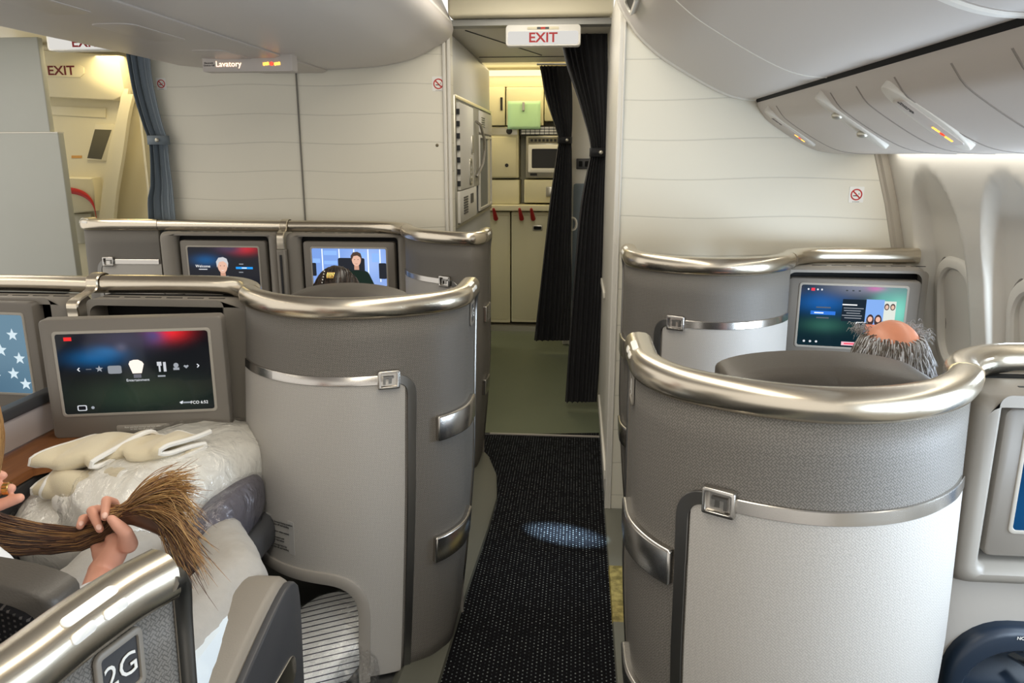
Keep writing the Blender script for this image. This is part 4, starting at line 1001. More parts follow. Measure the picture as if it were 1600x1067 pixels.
# ---- what the displays show
def ic(name, outl, FS, par, col, s=1.0, d=0.0006):
    m = emis('glow_%d_%d_%d_%d' % (*[int(c*255) for c in col[:3]], int(s*100)), (*col[:3], 1), s)
    return obj(name, plate(outl, 0, d, FS), m, par, smooth=False)
def rc(cx, cy, w, h): return [(cx+w/2, cy+h/2), (cx-w/2, cy+h/2), (cx-w/2, cy-h/2), (cx+w/2, cy-h/2)]
def star(cx, cy, r, k=1.6): return [(cx+(r if i % 2 == 0 else r*.42)*math.sin(i*math.pi/5), cy+k*(r if i % 2 == 0 else r*.42)*math.cos(i*math.pi/5)) for i in range(10)]
G6, G4, G3 = (.62, .64, .68), (.28, .30, .33), (.10, .11, .13)
def txt(FS, s, a, b, size, par, col=G6, st=1.0, nm='screen_text', align='CENTER'):
    m = emis('glow_%d_%d_%d_%d' % (*[int(c*255) for c in col[:3]], int(st*100)), (*col[:3], 1), st)
    p0 = FS(a, b, 0.0008); FF = planeF(p0, FS(a+.1, b)-FS(a, b), FS(a, b+.1)-FS(a, b))
    if (FF(0, 0, 1)-p0).dot(FS(0, 0, 1)-FS(0, 0, 0)) < 0: return None
    return text(nm, s, FF, 0, 0, size, m, par, 0.0, align, 0.0001)
def scr_menu(FS, mon, w, h):
    ic('red_icon', rc(-.42, .44, .05, .045), FS, mon, (.75, .03, .03), 1.0)
    b = [(-.045, .10), (-.035, .135), (-.01, .15), (.02, .15), (.045, .125), (.055, .095), (.035, -.02), (-.025, -.02)]
    ic('popcorn_icon', [(x, y+.01) for x, y in b], FS, mon, (.9, .78, .70), 1.0)
    ic('popcorn_reflection', rc(.005, -.045, .05, .045), FS, mon, (.12, .12, .14))
    ic('star_icon', star(-.24, .06, .026), FS, mon, G4)
    ic('film_icon', rrect(.09, .10, .015, 3, -.14, .045), FS, mon, G4, .8)
    ic('arrow_icon', [(-.385, .06), (-.372, .085), (-.366, .08), (-.376, .06), (-.366, .04), (-.372, .035)], FS, mon, G6)
    ic('arrow_icon', [(.425, .06), (.412, .085), (.406, .08), (.416, .06), (.406, .04), (.412, .035)], FS, mon, G6)
    ic('fork_icon', rc(.157, .06, .012, .12), FS, mon, G6, .8); ic('fork_icon', rc(.157, .10, .03, .05), FS, mon, G6, .8); ic('knife_icon', rc(.192, .06, .018, .12), FS, mon, G6, .8)
    ic('person_icon', ellipse(.017, .03, 14, .268, .075), FS, mon, G4); ic('person_icon', rc(.268, .03, .04, .03), FS, mon, G4)
    ic('heart_icon', [(.335, .03), (.317, .06), (.325, .075), (.335, .065), (.345, .075), (.353, .06)], FS, mon, G4)
    ic('plane_icon', rc(-.31, .06, .035, .012), FS, mon, G3)
    txt(FS, 'Entertainment', .005, -.095, .012, mon, G6)
    ic('text_line', rc(.165, -.055, 0.05, .018), FS, mon, G4, 1, .0014)
    ic('cast_icon', rrect(.062, .07, .012, 3, -.385, -.425), FS, mon, G6, .9); ic('cast_icon_inner', rrect(.048, .05, .008, 3, -.385, -.425), FS, mon, (.01, .01, .012), 1, .0009)
    ic('gear_icon', ellipse(.011, .018, 12, -.315, -.425), FS, mon, G4)
    ic('plane_icon', [(.265, -.40), (.29, -.38), (.285, -.42), (.275, -.42)], FS, mon, G6)
    txt(FS, 'FCO 6:52', .40, -.41, .0135, mon, (.85, .85, .85)); ic('text_line', rc(.315, -.405, 0.05, .018), FS, mon, G4, 1, .0014)
def scr_flag(FS, mon, w, h):
    for x, y, r in ((.40, .25, .05), (.28, .05, .055), (.43, -.05, .05), (.36, -.25, .05), (.2, -.3, .05), (.15, .2, .05), (.45, -.38, .05)):
        ic('star_icon', star(x, y, r), FS, mon, (.62, .74, .80), .9)
def man_figure(FS, mon, cx, cy, s, hair, shirt, vest):
    k = 1.65
    P = lambda pts: [(cx+x*s, cy+y*s*k) for x, y in pts]
    ic('figure_shoulders', P([(-.62, -1.0), (-.52, -.42), (-.22, -.25), (.22, -.25), (.52, -.42), (.66, -1.0)]), FS, mon, shirt, 1.0, .0006)
    if vest: ic('figure_vest', P([(-.40, -1.0), (-.36, -.40), (-.2, -.30), (0, -.75), (.2, -.30), (.36, -.40), (.42, -1.0)]), FS, mon, vest, 1.0, .0008); ic('figure_tie', P([(-.05, -.30), (.05, -.30), (.06, -.85), (0, -.95), (-.06, -.85)]), FS, mon, (.22, .02, .03), 1.0, .001)
    ic('figure_neck', P([(-.11, -.30), (.11, -.30), (.10, .0), (-.10, .0)]), FS, mon, (.50, .27, .19), 1.0, .0010)
    ic('figure_face', [(cx+.20*s*math.cos(a), cy+(.16+.29*math.sin(a))*s*k) for a in [2*math.pi*i/24 for i in range(24)]], FS, mon, (.66, .40, .30), 1.0, .0012)
    ic('figure_hair', P([(-.23, .10), (-.25, .34), (-.14, .50), (.05, .53), (.2, .46), (.25, .28), (.22, .10), (.18, .28), (.05, .36), (-.12, .33)]), FS, mon, hair, 1.0, .0014)
    for x in (-.08, .08): ic('figure_eye', P([(x-.03, .17), (x, .19), (x+.03, .17), (x, .155)]), FS, mon, (.06, .04, .04), 1, .0015)
    ic('figure_mouth', P([(-.09, .0), (0, -.04), (.09, .0), (0, -.015)]), FS, mon, (.8, .7, .66) if vest else (.35, .15, .13), 1, .0015)
def scr_welcome(FS, mon, w, h):
    man_figure(FS, mon, -.02, -.02, .34, (.50, .50, .52), (.72, .74, .78), (.03, .035, .06))
    txt(FS, 'Welcome', -.30, .06, .022, mon, (.85, .85, .85)); ic('text_line', rc(-.30, -.01, 0.12, .018), FS, mon, G6, 1, .0014)
    ic('blue_button', rc(.29, .03, .24, .05), FS, mon, (.02, .28, .75)); ic('text_line', rc(.29, .03, 0.07, .018), FS, mon, (.9, .9, .9), 1, .0014); ic('text_line', rc(.25, .12, 0.06, .018), FS, mon, G4, 1, .0014); ic('text_line', rc(.24, -.07, 0.06, .018), FS, mon, G4, 1, .0014)
def scr_office(FS, mon, w, h):
    for x in (-.36, -.13, .07, .26, .42): ic('window_mullion', rc(x, .12, .014, .74), FS, mon, (.80, .88, 1.0), 1.0, .0004)
    for x0, y, ww, hh in ((-.25, .40, .18, .10), (-.25, .18, .18, .08), (.36, .30, .10, .2), (.17, .36, .12, .12), (-.44, .22, .1, .1)): ic('window_view', rc(x0, y, ww, hh), FS, mon, (.24, .42, .80), 1.0, .0003)
    ic('chair_back', rrect(.36, .62, .03, 3, .03, -.02), FS, mon, (.020, .022, .028), 1, .0006); ic('chair_back', rrect(.10, .36, .02, 3, .45, -.0), FS, mon, (.02, .022, .03), 1, .0006); ic('chair_back', rrect(.06, .3, .02, 3, -.48, .02), FS, mon, (.02, .022, .03), 1, .0006)
    ic('sweater', [(-.10, -.5), (-.13, -.15), (-.02, -.02), (.05, .0), (.16, .0), (.26, -.05), (.36, -.42), (.30, -.5)], FS, mon, (.012, .022, .016), 1, .0008)
    man_figure(FS, mon, .10, .17, .30, (.07, .045, .035), (.012, .022, .016), None)
    ic('hand', ellipse(.055, .055, 12, .25, -.40), FS, mon, (.60, .36, .28), 1, .0016); ic('forearm', [(.22, -.42), (.30, -.38), (.5, -.46), (.5, -.5), (.2, -.5)], FS, mon, (.55, .34, .27), 1, .0015)
    ic('table', [(.25, -.5), (.34, -.36), (.5, -.34), (.5, -.5)], FS, mon, (.05, .05, .07), 1, .0007)
def scr_film(FS, mon, w, h):
    for k, (x, c) in enumerate(((-.43, G6), (-.34, G6), (-.30, G6))): ic('status_icon', ellipse(.009, .016, 10, x, .43), FS, mon, c)
    ic('red_icon', rc(-.385, .43, .035, .045), FS, mon, (.8, .05, .08))
    for x in (-.06, .0, .06): ic('status_icon', rc(x, .43, .02, .02), FS, mon, (.05, .06, .07))
    ic('blue_button', rc(-.27, .05, .24, .06), FS, mon, (.03, .16, .62)); ic('text_line', rc(-.31, .05, 0.09, .018), FS, mon, (.8, .9, 1), 1, .0014); ic('text_line', rc(-.27, .14, 0.14, .018), FS, mon, G3, 1, .0014); ic('text_line', rc(-.27, -.03, 0.12, .018), FS, mon, G3, 1, .0014)
    ic('info_card', rc(.03, .11, .24, .36), FS, mon, (.012, .02, .03), 1, .0004); ic('text_line', rc(-.02, .20, 0.14, .018), FS, mon, (.9, .9, .9), 1, .0014)
    for k in range(5): ic('text_line', rc(.02-.01*(k % 2), .145-.04*k, .19-.03*(k % 3), .012), FS, mon, G4, 1, .0008)
    ic('poster', rc(.22, .03, .17, .54), FS, mon, (.20, .36, .72), 1, .0006); ic('poster', rc(.355, .12, .12, .32), FS, mon, (.62, .66, .60), 1, .0005)
    for x, c in ((.185, (.55, .20, .12)), (.26, (.70, .22, .12))):
        ic('poster_hair', ellipse(.036, .10, 14, x, -.04), FS, mon, (.05, .03, .03), 1, .0008); ic('poster_face', ellipse(.022, .045, 14, x, -.02), FS, mon, (.72, .42, .32), 1, .001); ic('poster_dress', rc(x, -.18, .075, .15), FS, mon, c, 1, .0009)
    for x in (.33, .385): ic('poster_hair', ellipse(.024, .055, 12, x, .19), FS, mon, (.08, .06, .06), 1, .0008); ic('poster_face', ellipse(.015, .034, 12, x, .185), FS, mon, (.66, .44, .34), 1, .001)
    ic('play_frame', rrect(.11, .09, .01, 3, .11, -.12), FS, mon, (.85, .85, .85), 1, .0006); ic('play_frame_inner', rrect(.095, .07, .008, 3, .11, -.12), FS, mon, (.01, .02, .03), 1, .0008)
    ic('pink_button', rc(.02, -.44, .17, .06), FS, mon, (.75, .45, .52)); ic('text_line', rc(.02, -.44, .12, .02), FS, mon, (.9, .05, .1), 1, .0014)
    for x in (-.43, -.37, -.31): ic('bottom_icon', ellipse(.012, .018, 10, x, -.43), FS, mon, G6)
SM_MENU = screen_mat('screen_menu', rgb(16, 18, 22), [(.25, .70, .17, .10, rgb(0, 78, 128)), (.33, .78, .10, .07, rgb(10, 96, 150)), (.74, 1.0, .12, .11, rgb(226, 30, 36)), (.63, .95, .07, .09, rgb(92, 70, 130)), (.45, .92, .22, .15, rgb(50, 48, 66)), (.5, .22, .45, .22, rgb(38, 50, 40)), (.42, .82, .035, .05, rgb(74, 76, 96))])
SM_DARKBLUE = screen_mat('screen_welcome', rgb(14, 16, 26), [(.25, .70, .18, .12, rgb(0, 70, 120)), (.8, .98, .18, .12, rgb(190, 24, 34)), (.6, .98, .2, .12, rgb(60, 46, 70))])
SM_OFFICE = screen_mat('screen_office', rgb(116, 150, 214), [(.5, .0, .7, .25, rgb(150, 165, 200)), (.75, .7, .3, .4, rgb(150, 176, 226))])
SM_FILM = screen_mat('screen_film', rgb(14, 34, 42), [(.22, .72, .25, .17, rgb(24, 84, 150)), (.25, .35, .2, .12, rgb(44, 86, 76)), (.92, .62, .17, .40, rgb(120, 200, 182)), (.6, 1.0, .35, .16, rgb(120, 124, 140)), (.72, .98, .08, .05, rgb(190, 100, 160)), (.8, .55, .1, .4, rgb(100, 170, 160))])
SM_FLAG = screen_mat('screen_flag', rgb(92, 122, 140), [(.5, .0, .6, .4, rgb(72, 100, 120))])
SM_BLUE = screen_mat('screen_blue', rgb(8, 52, 92), [(.3, .2, .4, .4, rgb(6, 74, 122))])

CO1R = CO1[:-1]+[(1.21, .06)]
UA = Unit(-0.365, 2.50, -1, SH1, CO1[:-1]+[(1.316, .05)], TOP, .18, .135)
UB = Unit(0.150, 1.70, 1, [(a*.93, b) for a, b in SH1], [(a-.048, b) for a, b in CO1[:-1]]+[(1.20, .06)], TOP, .07, .082)
UC = Unit(0.212, 3.12, 1, [(a*.85, b) for a, b in SH1], [(a-.104, b) for a, b in CO1[:-1]]+[(1.138, .06)], 1.185, .06)
UD = Unit(-0.465, 3.66, -1, [(a*.92, b) for a, b in SH2], [(a-.038, b) for a, b in CO2[:-1]]+[(1.175, .58)], 1.185, .03)
SH4 = [(0, .70), (0, .66), (.006, .62), (.04, .585), (.12, .57), (.25, .575), (.36, .58), (.47, .585)]
UE = Unit(-2.86, 3.66, 1, SH4, [(.475, .585), (.6, .59), (.9, .59), (1.22, .58)], 1.185, .03)
SH3 = [(0, .10), (.02, .05), (.036, -.02), (.048, -.10), (.07, -.17), (.12, -.24), (.20, -.29), (.33, -.32), (.45, -.31), (.55, -.27), (.63, -.20), (.69, -.13)]
UF = Unit(-0.512, 0.73, -1, SH3, CO1, 1.065, .05)
UG = Unit(-1.681*2+0.365, 2.50, 1, SH1, CO1[:-1]+[(1.316, .05)])
G_S = 'first class suites around the aisle'
qb = 0.085
def bump(U, z1, z2): return [(qb, U.qx(.072), z1, .078), (qb, U.qx(.072), z2, .085)]
suite('cabin_suite', 'left taupe suite shell beside the aisle with tilted-out lit menu screen', UA, scr_menu, '1G', bumpers=bump(UA, .775, .39), divider=True, group=G_S,
      monitor=dict(u0=.70, u1=1.296, vf=-.085, vb=.03, c=(1.008, .915, .54, .385), rc=(1.041, .912, .455, .405), tilt=.22, pop=.20, s=(.45, .258), soy=.018, mat=SM_MENU, placard=True))
suite('cabin_suite', 'large grey suite shell in the right foreground beside the windows', UB, None, '1J', bumpers=bump(UB, .775, .40), group=G_S,
      monitor=dict(u0=.66, u1=1.18, vf=-.15, vb=.02, z0=.70, c=(.975, .925, .48, .335), tilt=0, pop=-.03, s=(.38, .235), soy=.015, mat=SM_BLUE))
suite('cabin_suite', 'front right suite wall against the right bulkhead with lit film screen', UC, scr_film, None, bumpers=bump(UC, .845, .49), group=G_S,
      monitor=dict(u0=.59, u1=1.138, vf=-.06, vb=.03, z0=.60, c=(.868, .945, .485, .36), tilt=-.15, pop=-.01, s=(.385, .245), soy=.03, mat=SM_FILM, placard=True))
suite('cabin_suite', 'front centre suite wall by the aisle, its screen showing a man in an office', UD, scr_office, None, arch=False, bumpers=[(qb, qb+.12, .83, .08), (qb, qb+.12, .455, .08)], divider=True, group=G_S,
      monitor=dict(u0=.46, u1=1.16, vf=.50, vb=.57, c=(.80, .955, .52, .345), tilt=0, pop=-.01, s=(.42, .245), soy=.012, mat=SM_OFFICE))
suite('cabin_suite', 'front suite wall by the far aisle, screen showing white-haired man in vest', UE, scr_welcome, None, arch=False, group=G_S,
      monitor=dict(u0=.50, u1=1.205, vf=.50, vb=.57, c=(.87, .955, .50, .345), tilt=0, pop=-.01, s=(.41, .245), soy=.012, mat=SM_DARKBLUE))
suite('cabin_suite', 'console at the left edge with a pale blue starry screen beyond the divider', UG, scr_flag, None, shell=False, group=G_S,
      monitor=dict(u0=.70, u1=1.296, vf=-.085, vb=.03, c=(.915, .925, .53, .385), rc=(.935, .912, .55, .405), tilt=-.05, pop=.02, s=(.445, .275), soy=.01, mat=SM_FLAG))
suite('cabin_suite', 'nearest suite shell in the lower left corner with a 2G number plate', UF, None, '2G', console=False, arch=False, band=False, group=G_S)

# ------------------------------------------------------------------ seats
def seat(label, x, y, ztop, w, fabric_back=True, drop=0.055, th=0.15):
    t = thing('aircraft_seat', label, 'seat', (x, y+0.25, 0.0), 'leather and fabric suite seats')
    F = planeF((x, y, 0), (1, 0, 0), (0, 0, 1))       # the normal points to -Y, to the back
    def arc(hw, zt, zb, n=18): return [(hw*math.cos(math.pi*k/n)*1.0, zt-drop*(1-math.sin(math.pi*k/n))**1.0 if True else 0) for k in range(n+1)]+[(-hw, zb), (hw, zb)]
    obj('backrest', plate(rrect(w*0.96, ztop-0.5, 0.08, 6, 0, 0.36+(ztop-0.5)/2), -0.13, -0.0, F, 0.04), M_LEATHER, t)
    o = obj('headrest', plate(arc(w/2, ztop, ztop-0.22), -th, 0.03, F, min(.045, th*.45)), M_LEATHER, t, angle=60)
    if fabric_back:
        bd = 0.030 if th < .1 else 0.055; hp = plate(arc(w/2-bd, ztop-bd*.95, ztop-0.20), 0.0, 0.040 if th < .1 else 0.036, F, 0.010); obj('fabric_panel', hp, M_SEATFAB, o)
    if th < .1:
        P = cr([F(a, b, 0.024) for a, b in [(w/2*0.93*math.cos(math.pi*k/12), ztop-0.012-drop*(1-math.sin(math.pi*k/12))) for k in range(13)]], 60)
        bm = bmesh.new()
        for i in range(0, 60, 2): add_tube(bm, [P[i], P[min(59, i+1)]], 0.0012, 5)
        st = obj('stitching', bm, M_DARK, o); st['kind'] = 'stuff'
    obj('seat_cushion', box((x, y+0.38, 0.42), (w*0.95, 0.5, 0.14), bev=0.05), M_SEATFAB, t)
    obj('seat_base', box((x, y+0.36, 0.18), (w*0.8, 0.44, 0.34), bev=0.02), M_CHAR, t)
    return t
p = at(145, 906, Y=0.98)
seat('dark leather seat headrest with speckled fabric beside the 2G plate', -1.06, 1.0, 0.985, 0.56, True, .05, .035)
seat('dark leather seat behind the left taupe shell', -0.775, 2.42, 1.168, 0.42, True)
seat('dark leather seat behind the large right shell, under the grey-haired man', 0.565, 1.66, 1.150, 0.46, True, .045)

# ------------------------------------------------------------------ people
def fingers(bm, base, across, fwd, down, spread=0.019, lens=(0.07, 0.08, 0.075, 0.058), curl=0.6):
    for k, L in enumerate(lens):
        p = base+across*(k-1.5)*spread; pts = [p]; d = fwd.copy(); 
        for j in range(3):
            a = curl*(j+0.4); q = (fwd*math.cos(a)+down*math.sin(a)).normalized(); pts.append(pts[-1]+q*L*(0.45, 0.32, 0.23)[j])
        chain(bm, pts, (0.0095, 0.009, 0.0085, 0.0075))
def simple_hand(bm, wrist, fwd, side):
    fwd = fwd.normalized(); dn = Vector((0, 0, -1)); ac = fwd.cross(dn).normalized()
    pc = wrist+fwd*0.085
    for k in range(4): add_capsule(bm, wrist+fwd*0.015+ac*(k-1.5)*0.012, pc+ac*(k-1.5)*0.019, 0.017, 0.013)
    fingers(bm, pc, ac, fwd, dn)
    th = wrist+fwd*0.03-ac*side*0.025; chain(bm, [th, th+fwd*0.03-ac*side*0.022, th+fwd*0.06-ac*side*0.022, th+fwd*0.082-ac*side*0.014], (0.014, 0.0115, 0.0105, 0.009))
def head(bm, c, r, face):
    """skull, jaw, brow, nose, lips and ears; face = horizontal unit vector"""
    f = face; s = Vector((0, 0, 1)).cross(f).normalized(); Mx = Matrix((s, f, Vector((0, 0, 1)))).transposed()
    add_ellipsoid(bm, c, r, Mx, 24, 16)
    add_ellipsoid(bm, c+f*r[1]*0.32-Vector((0, 0, r[2]*0.48)), (r[0]*0.78, r[1]*0.62, r[2]*0.58), Mx)
    add_capsule(bm, c+f*r[1]*0.98+Vector((0, 0, .0)), c+f*r[1]*1.16-Vector((0, 0, r[2]*0.32)), 0.009, 0.014)
    add_ellipsoid(bm, c+f*r[1]*0.84+Vector((0, 0, r[2]*0.16)), (r[0]*0.72, 0.016, 0.012), Mx)
    add_ellipsoid(bm, c+f*r[1]*0.94-Vector((0, 0, r[2]*0.60)), (0.024, 0.012, 0.010), Mx)
    for k in (-1, 1):
        add_ellipsoid(bm, c+s*k*r[0]*1.0-f*0.008-Vector((0, 0, r[2]*0.16)), (0.010, 0.020, 0.032), Mx)
        add_ellipsoid(bm, c+s*k*0.034+f*r[1]*0.80-Vector((0, 0, r[2]*0.02)), (0.016, 0.012, 0.011), Mx)
def person(label, hc, r, px, py, shirt, trousers, skin, z_seat=0.5, custom_arms=None, vox=0.006, custom_legs=None):
    """seated facing +Y; hc = head centre, (px, py) = pelvis"""
    t = thing('person', label, 'person', (px, py, 0.0)); f = Vector((0, 1, 0)); P = Vector((px, py, z_seat+0.08))
    neck = hc-Vector((0, 0.015, r[2]+0.025)); ch = neck-Vector((0, 0.01, 0.17)); ch.x = neck.x*.7+px*.3
    bm = bmesh.new(); head(bm, hc, r, f)
    add_capsule(bm, hc-Vector((0, 0.02, r[2]*0.6)), neck-Vector((0, 0.02, 0.04)), 0.055, 0.062)
    tor = [(ch+Vector((0, 0, 0.04)), 0.095), (ch.lerp(P, 0.5), 0.105), (P, 0.125)]
    def torso(b, g):
        for k in (-1, 0, 1):
            for (a, ra), (c, rc_) in zip(tor, tor[1:]): add_capsule(b, a+Vector((k*0.075, 0, 0)), c+Vector((k*0.065, 0, 0)), ra*0.9+g, rc_*0.9+g)
    torso(bm, 0); sh = {}
    arms = custom_arms or {}
    legs = {}
    for k in (-1, 1):
        S_ = ch+Vector((k*0.175, 0, 0.07)); E_, Wr = arms.get(k, (S_+Vector((k*0.06, 0.06, -0.27)), P+Vector((k*0.10, 0.27, 0.10))))
        sh[k] = (S_, E_, Wr); add_capsule(bm, S_, E_, 0.048, 0.038); add_capsule(bm, E_, Wr, 0.037, 0.026)
        add_capsule(bm, neck-Vector((0, 0.01, 0.055)), S_, 0.06, 0.05)
        if k not in arms: simple_hand(bm, Wr, Vector((-k*0.3, 1, -0.1)), k)
        kn = P+Vector((k*0.11, 0.44, 0.02)); an = Vector((kn.x, kn.y+0.10, 0.08)); hp = P+Vector((k*0.09, 0, 0))
        if custom_legs: hp, kn, an = custom_legs[k]
        legs[k] = (hp, kn, an); add_capsule(bm, hp, kn, 0.085, 0.058); add_capsule(bm, kn, an, 0.058, 0.038); add_capsule(bm, an-Vector((0, 0.03, 0.035)), an+Vector((0, 0.15, -0.045)), 0.04, 0.03)
    return t, bm, sh, legs, torso, neck, ch, P
def crease(o, st=.014, sc=.09):
    tx = bpy.data.textures.new('crease', 'CLOUDS'); tx.noise_scale = sc; tx.noise_depth = 3; d = o.modifiers.new('crease', 'DISPLACE'); d.texture = tx; d.strength = st; d.mid_level = .5; d.texture_coords = 'GLOBAL'
def clothes(t, sh, legs, torso, neck, shirt, trousers, sleeves=True):
    b = bmesh.new(); torso(b, 0.014)
    for k in (-1, 1):
        S_, E_, Wr = sh[k]; add_capsule(b, S_, E_, 0.062, 0.052)
        if sleeves: add_capsule(b, E_, E_.lerp(Wr, 0.86), 0.051, 0.04)
        add_capsule(b, neck-Vector((0, 0.01, 0.072)), S_, 0.066, 0.063)
    o = obj('shirt', b, shirt, t); remeshed(o, 0.008)
    b = bmesh.new()
    for k in (-1, 1):
        hp, kn, an = legs[k]; add_capsule(b, hp, kn, 0.112, 0.073); add_capsule(b, kn, an+Vector((0, 0, .05)), 0.073, 0.056)
    o = obj('trousers', b, trousers, t); remeshed(o, 0.008)
def hairdo(name, c, r, count, L, mats, region, flow, parent, rad=0.0011, lift=0.012, seed=1):
    """short strands on an ellipsoid head: region(direction)->bool, flow(direction)->vector"""
    rnd = random.Random(seed); groups = [[] for _ in mats]; n = 0
    while n < count:
        d = Vector((rnd.gauss(0, 1), rnd.gauss(0, 1), rnd.gauss(0, 1))).normalized()
        if not region(d, rnd): continue
        n += 1; p = c+Vector((d.x*r[0], d.y*r[1], d.z*r[2])); fl = flow(d, rnd); pts = [p-d*0.004]
        ll = L*(0.6+0.8*rnd.random())
        for j in range(1, 5):
            q = pts[-1]+(fl*(0.55+0.12*j)+d*(0.5-0.2*j)*lift/0.012+Vector((0, 0, -0.06*j))).normalized()*ll/4
            # stay outside the skull
            e = q-c; m = math.sqrt((e.x/r[0])**2+(e.y/r[1])**2+(e.z/r[2])**2)
            if m < 1.03: q = c+e/m*1.03
            pts.append(q)
        groups[rnd.randrange(len(mats))].append(pts)
    for k, (g, m) in enumerate(zip(groups, mats)):
        if g: o = strands(name, g, rad, m, parent)
M_H1 = mat('hair_grey', rgb(150, 148, 146), 0.45); M_H2 = mat('hair_silver', rgb(205, 206, 210), 0.4); M_H3 = mat('hair_darkgrey', rgb(92, 84, 76), 0.5)
M_HB1 = mat('hair_brown', rgb(92, 62, 44), 0.42); M_HB2 = mat('hair_light_brown', rgb(164, 122, 76), 0.4); M_HB3 = mat('hair_deep_brown', rgb(62, 42, 34), 0.45); M_HB4 = mat('hair_golden', rgb(200, 160, 104), 0.4)
M_HK = mat('hair_black_brown', rgb(34, 26, 22), 0.3); M_HK2 = mat('hair_dark_brown', rgb(58, 40, 28), 0.3)
# the grey-haired man by the window
hc = Vector((0.815, 2.00, 1.062)); rr = (0.082, 0.104, 0.124)
t, bm, sh, legs, torso, neck, ch, P = person('bald-topped person with grey hair seated before the film screen at right', hc, rr, 0.66, 1.95, None, None, M_SKIN2)
o = obj('body', bm, M_SKIN2, t); remeshed(o, 0.006)
clothes(t, sh, legs, torso, neck, mat('shirt_navy', rgb(48, 56, 74), .8, var=.08), mat('trousers_dark', rgb(46, 46, 50), .85, var=.08))
def reg_m(d, r):
    if d.y > 0.72 and d.z < 0.75: return False          # the face
    if d.z < -0.45: return False
    return not ((d.x*1.05)**2+((d.y-0.15)*0.85)**2 < 0.52 and d.z > 0.4)
def flow_m(d, r): return Vector((d.x*0.35+r.gauss(0, .13), d.y*0.3-0.2+r.gauss(0, .12), -0.9+r.gauss(0, .1)))
hairdo('hair', hc, (rr[0]+.008, rr[1]+.006, rr[2]), 2800, 0.045, [M_H1, M_H2, M_H3, M_H3], reg_m, flow_m, t, 0.0013, 0.002, 3)
tuft = []
rnd = random.Random(5)
for cx, cy, dx in ((0.062, 0.05, 0.4), (-0.058, 0.055, -0.4), (0.064, 0.0, .5)):
    tuft = []
    for k in range(90):
        a = hc+Vector((cx+rnd.gauss(0, .012), cy+rnd.gauss(0, .016), 0.085+rnd.gauss(0, .008))); v = Vector((dx+rnd.gauss(0, .3), 0.2+rnd.gauss(0, .3), 0.7+rnd.gauss(0, .2)))*0.008
        tuft.append([a, a+v, a+v*1.8+Vector((0, -.005, -.004)), a+v*2.2+Vector((dx*.008, -.008, -.014))])
    strands('hair_tuft', tuft, 0.0010, M_H1, t)
# the dark-haired woman behind the left shell
hc = Vector((-0.885, 2.76, 1.072)); rr = (0.078, 0.095, 0.115)
t, bm, sh, legs, torso, neck, ch, P = person('dark-haired person wearing a gold hair clip, seated before the office screen', hc, rr, -0.80, 2.72, None, None, M_SKIN)
o = obj('body', bm, M_SKIN, t); remeshed(o, 0.006)
clothes(t, sh, legs, torso, neck, mat('shirt_black', rgb(30, 30, 32), .8, var=.08), mat('trousers_dark', rgb(46, 46, 50), .85))
bm = bmesh.new(); add_ellipsoid(bm, hc+Vector((0, -0.014, 0.006)), (0.087, 0.098, 0.122), None, 28, 18); hh = obj('hair', bm, M_HK, t)
def reg_w(d, r): return not (d.y > 0.62 and d.z < 0.55)
hairdo('hair_strand', hc+Vector((0, -0.012, 0.004)), (0.088, 0.099, 0.121), 700, 0.11, [M_HK, M_HK2], reg_w, lambda d, r: Vector((d.x*.4+r.gauss(0, .1), -0.6+r.gauss(0, .1), -0.7)), t, 0.0012, 0.004, 9)
M_GOLD = mat('gold_metal', rgb(226, 186, 110), 0.2, 1.0)
cl = hc+Vector((0.002, -0.070, 0.106)); bm = bmesh.new()
for k in range(5): add_tube(bm, [cl+Vector((-0.012+0.006*k, -0.006, 0.006)), cl+Vector((-0.012+0.006*k, -0.015, 0.0)), cl+Vector((-0.010+0.005*k, -0.022, -0.012))], 0.0016, 6)
add_tube(bm, [cl+Vector((-0.015, -0.014, 0.0)), cl+Vector((0.015, -0.014, 0.0))], 0.0018, 6); obj('hair_clip', bm, M_GOLD, t)
bm = bmesh.new()
for k in range(6): add_ellipsoid(bm, cl+Vector((-0.026, -0.002-0.008*k, 0.010-0.009*k)), (0.0026,)*3, None, 8, 6)
obj('pearl_pin', bm, M_WHITE, t)

# ------------------------------------------------------------------ the long-haired woman in 2G: body, hands, hair
hc = Vector((-1.23, 1.13, 1.16)); rr = (0.078, 0.096, 0.118)
M_TEE = mat('shirt_white', rgb(226, 228, 230), 0.85, var=.04); M_JOG = mat('joggers_grey', rgb(176, 172, 166), 0.9, var=.07, vscale=60, bump=.3, bscale=350)
wrR = at(158, 893, Y=1.36); elR = at(125, 1015, Y=1.14); wrL = at(-75, 800, Y=1.22); elL = Vector((-1.40, 1.20, 0.72))
t, bm, sh, legs, torso, neck, ch, P = person('person in pale clothes holding their long brown hair in the near left seat', hc, rr, -1.23, 1.13, None, None, M_SKIN, custom_arms={1: (elR, wrR), -1: (elL, wrL)}, custom_legs={1: (Vector((-0.86, 1.12, .56)), Vector((-0.82, 1.62, .585)), Vector((-1.04, 1.98, .54))), -1: (Vector((-1.12, 1.12, .56)), Vector((-1.14, 1.62, .60)), Vector((-1.12, 2.0, .54)))})
W2 = t
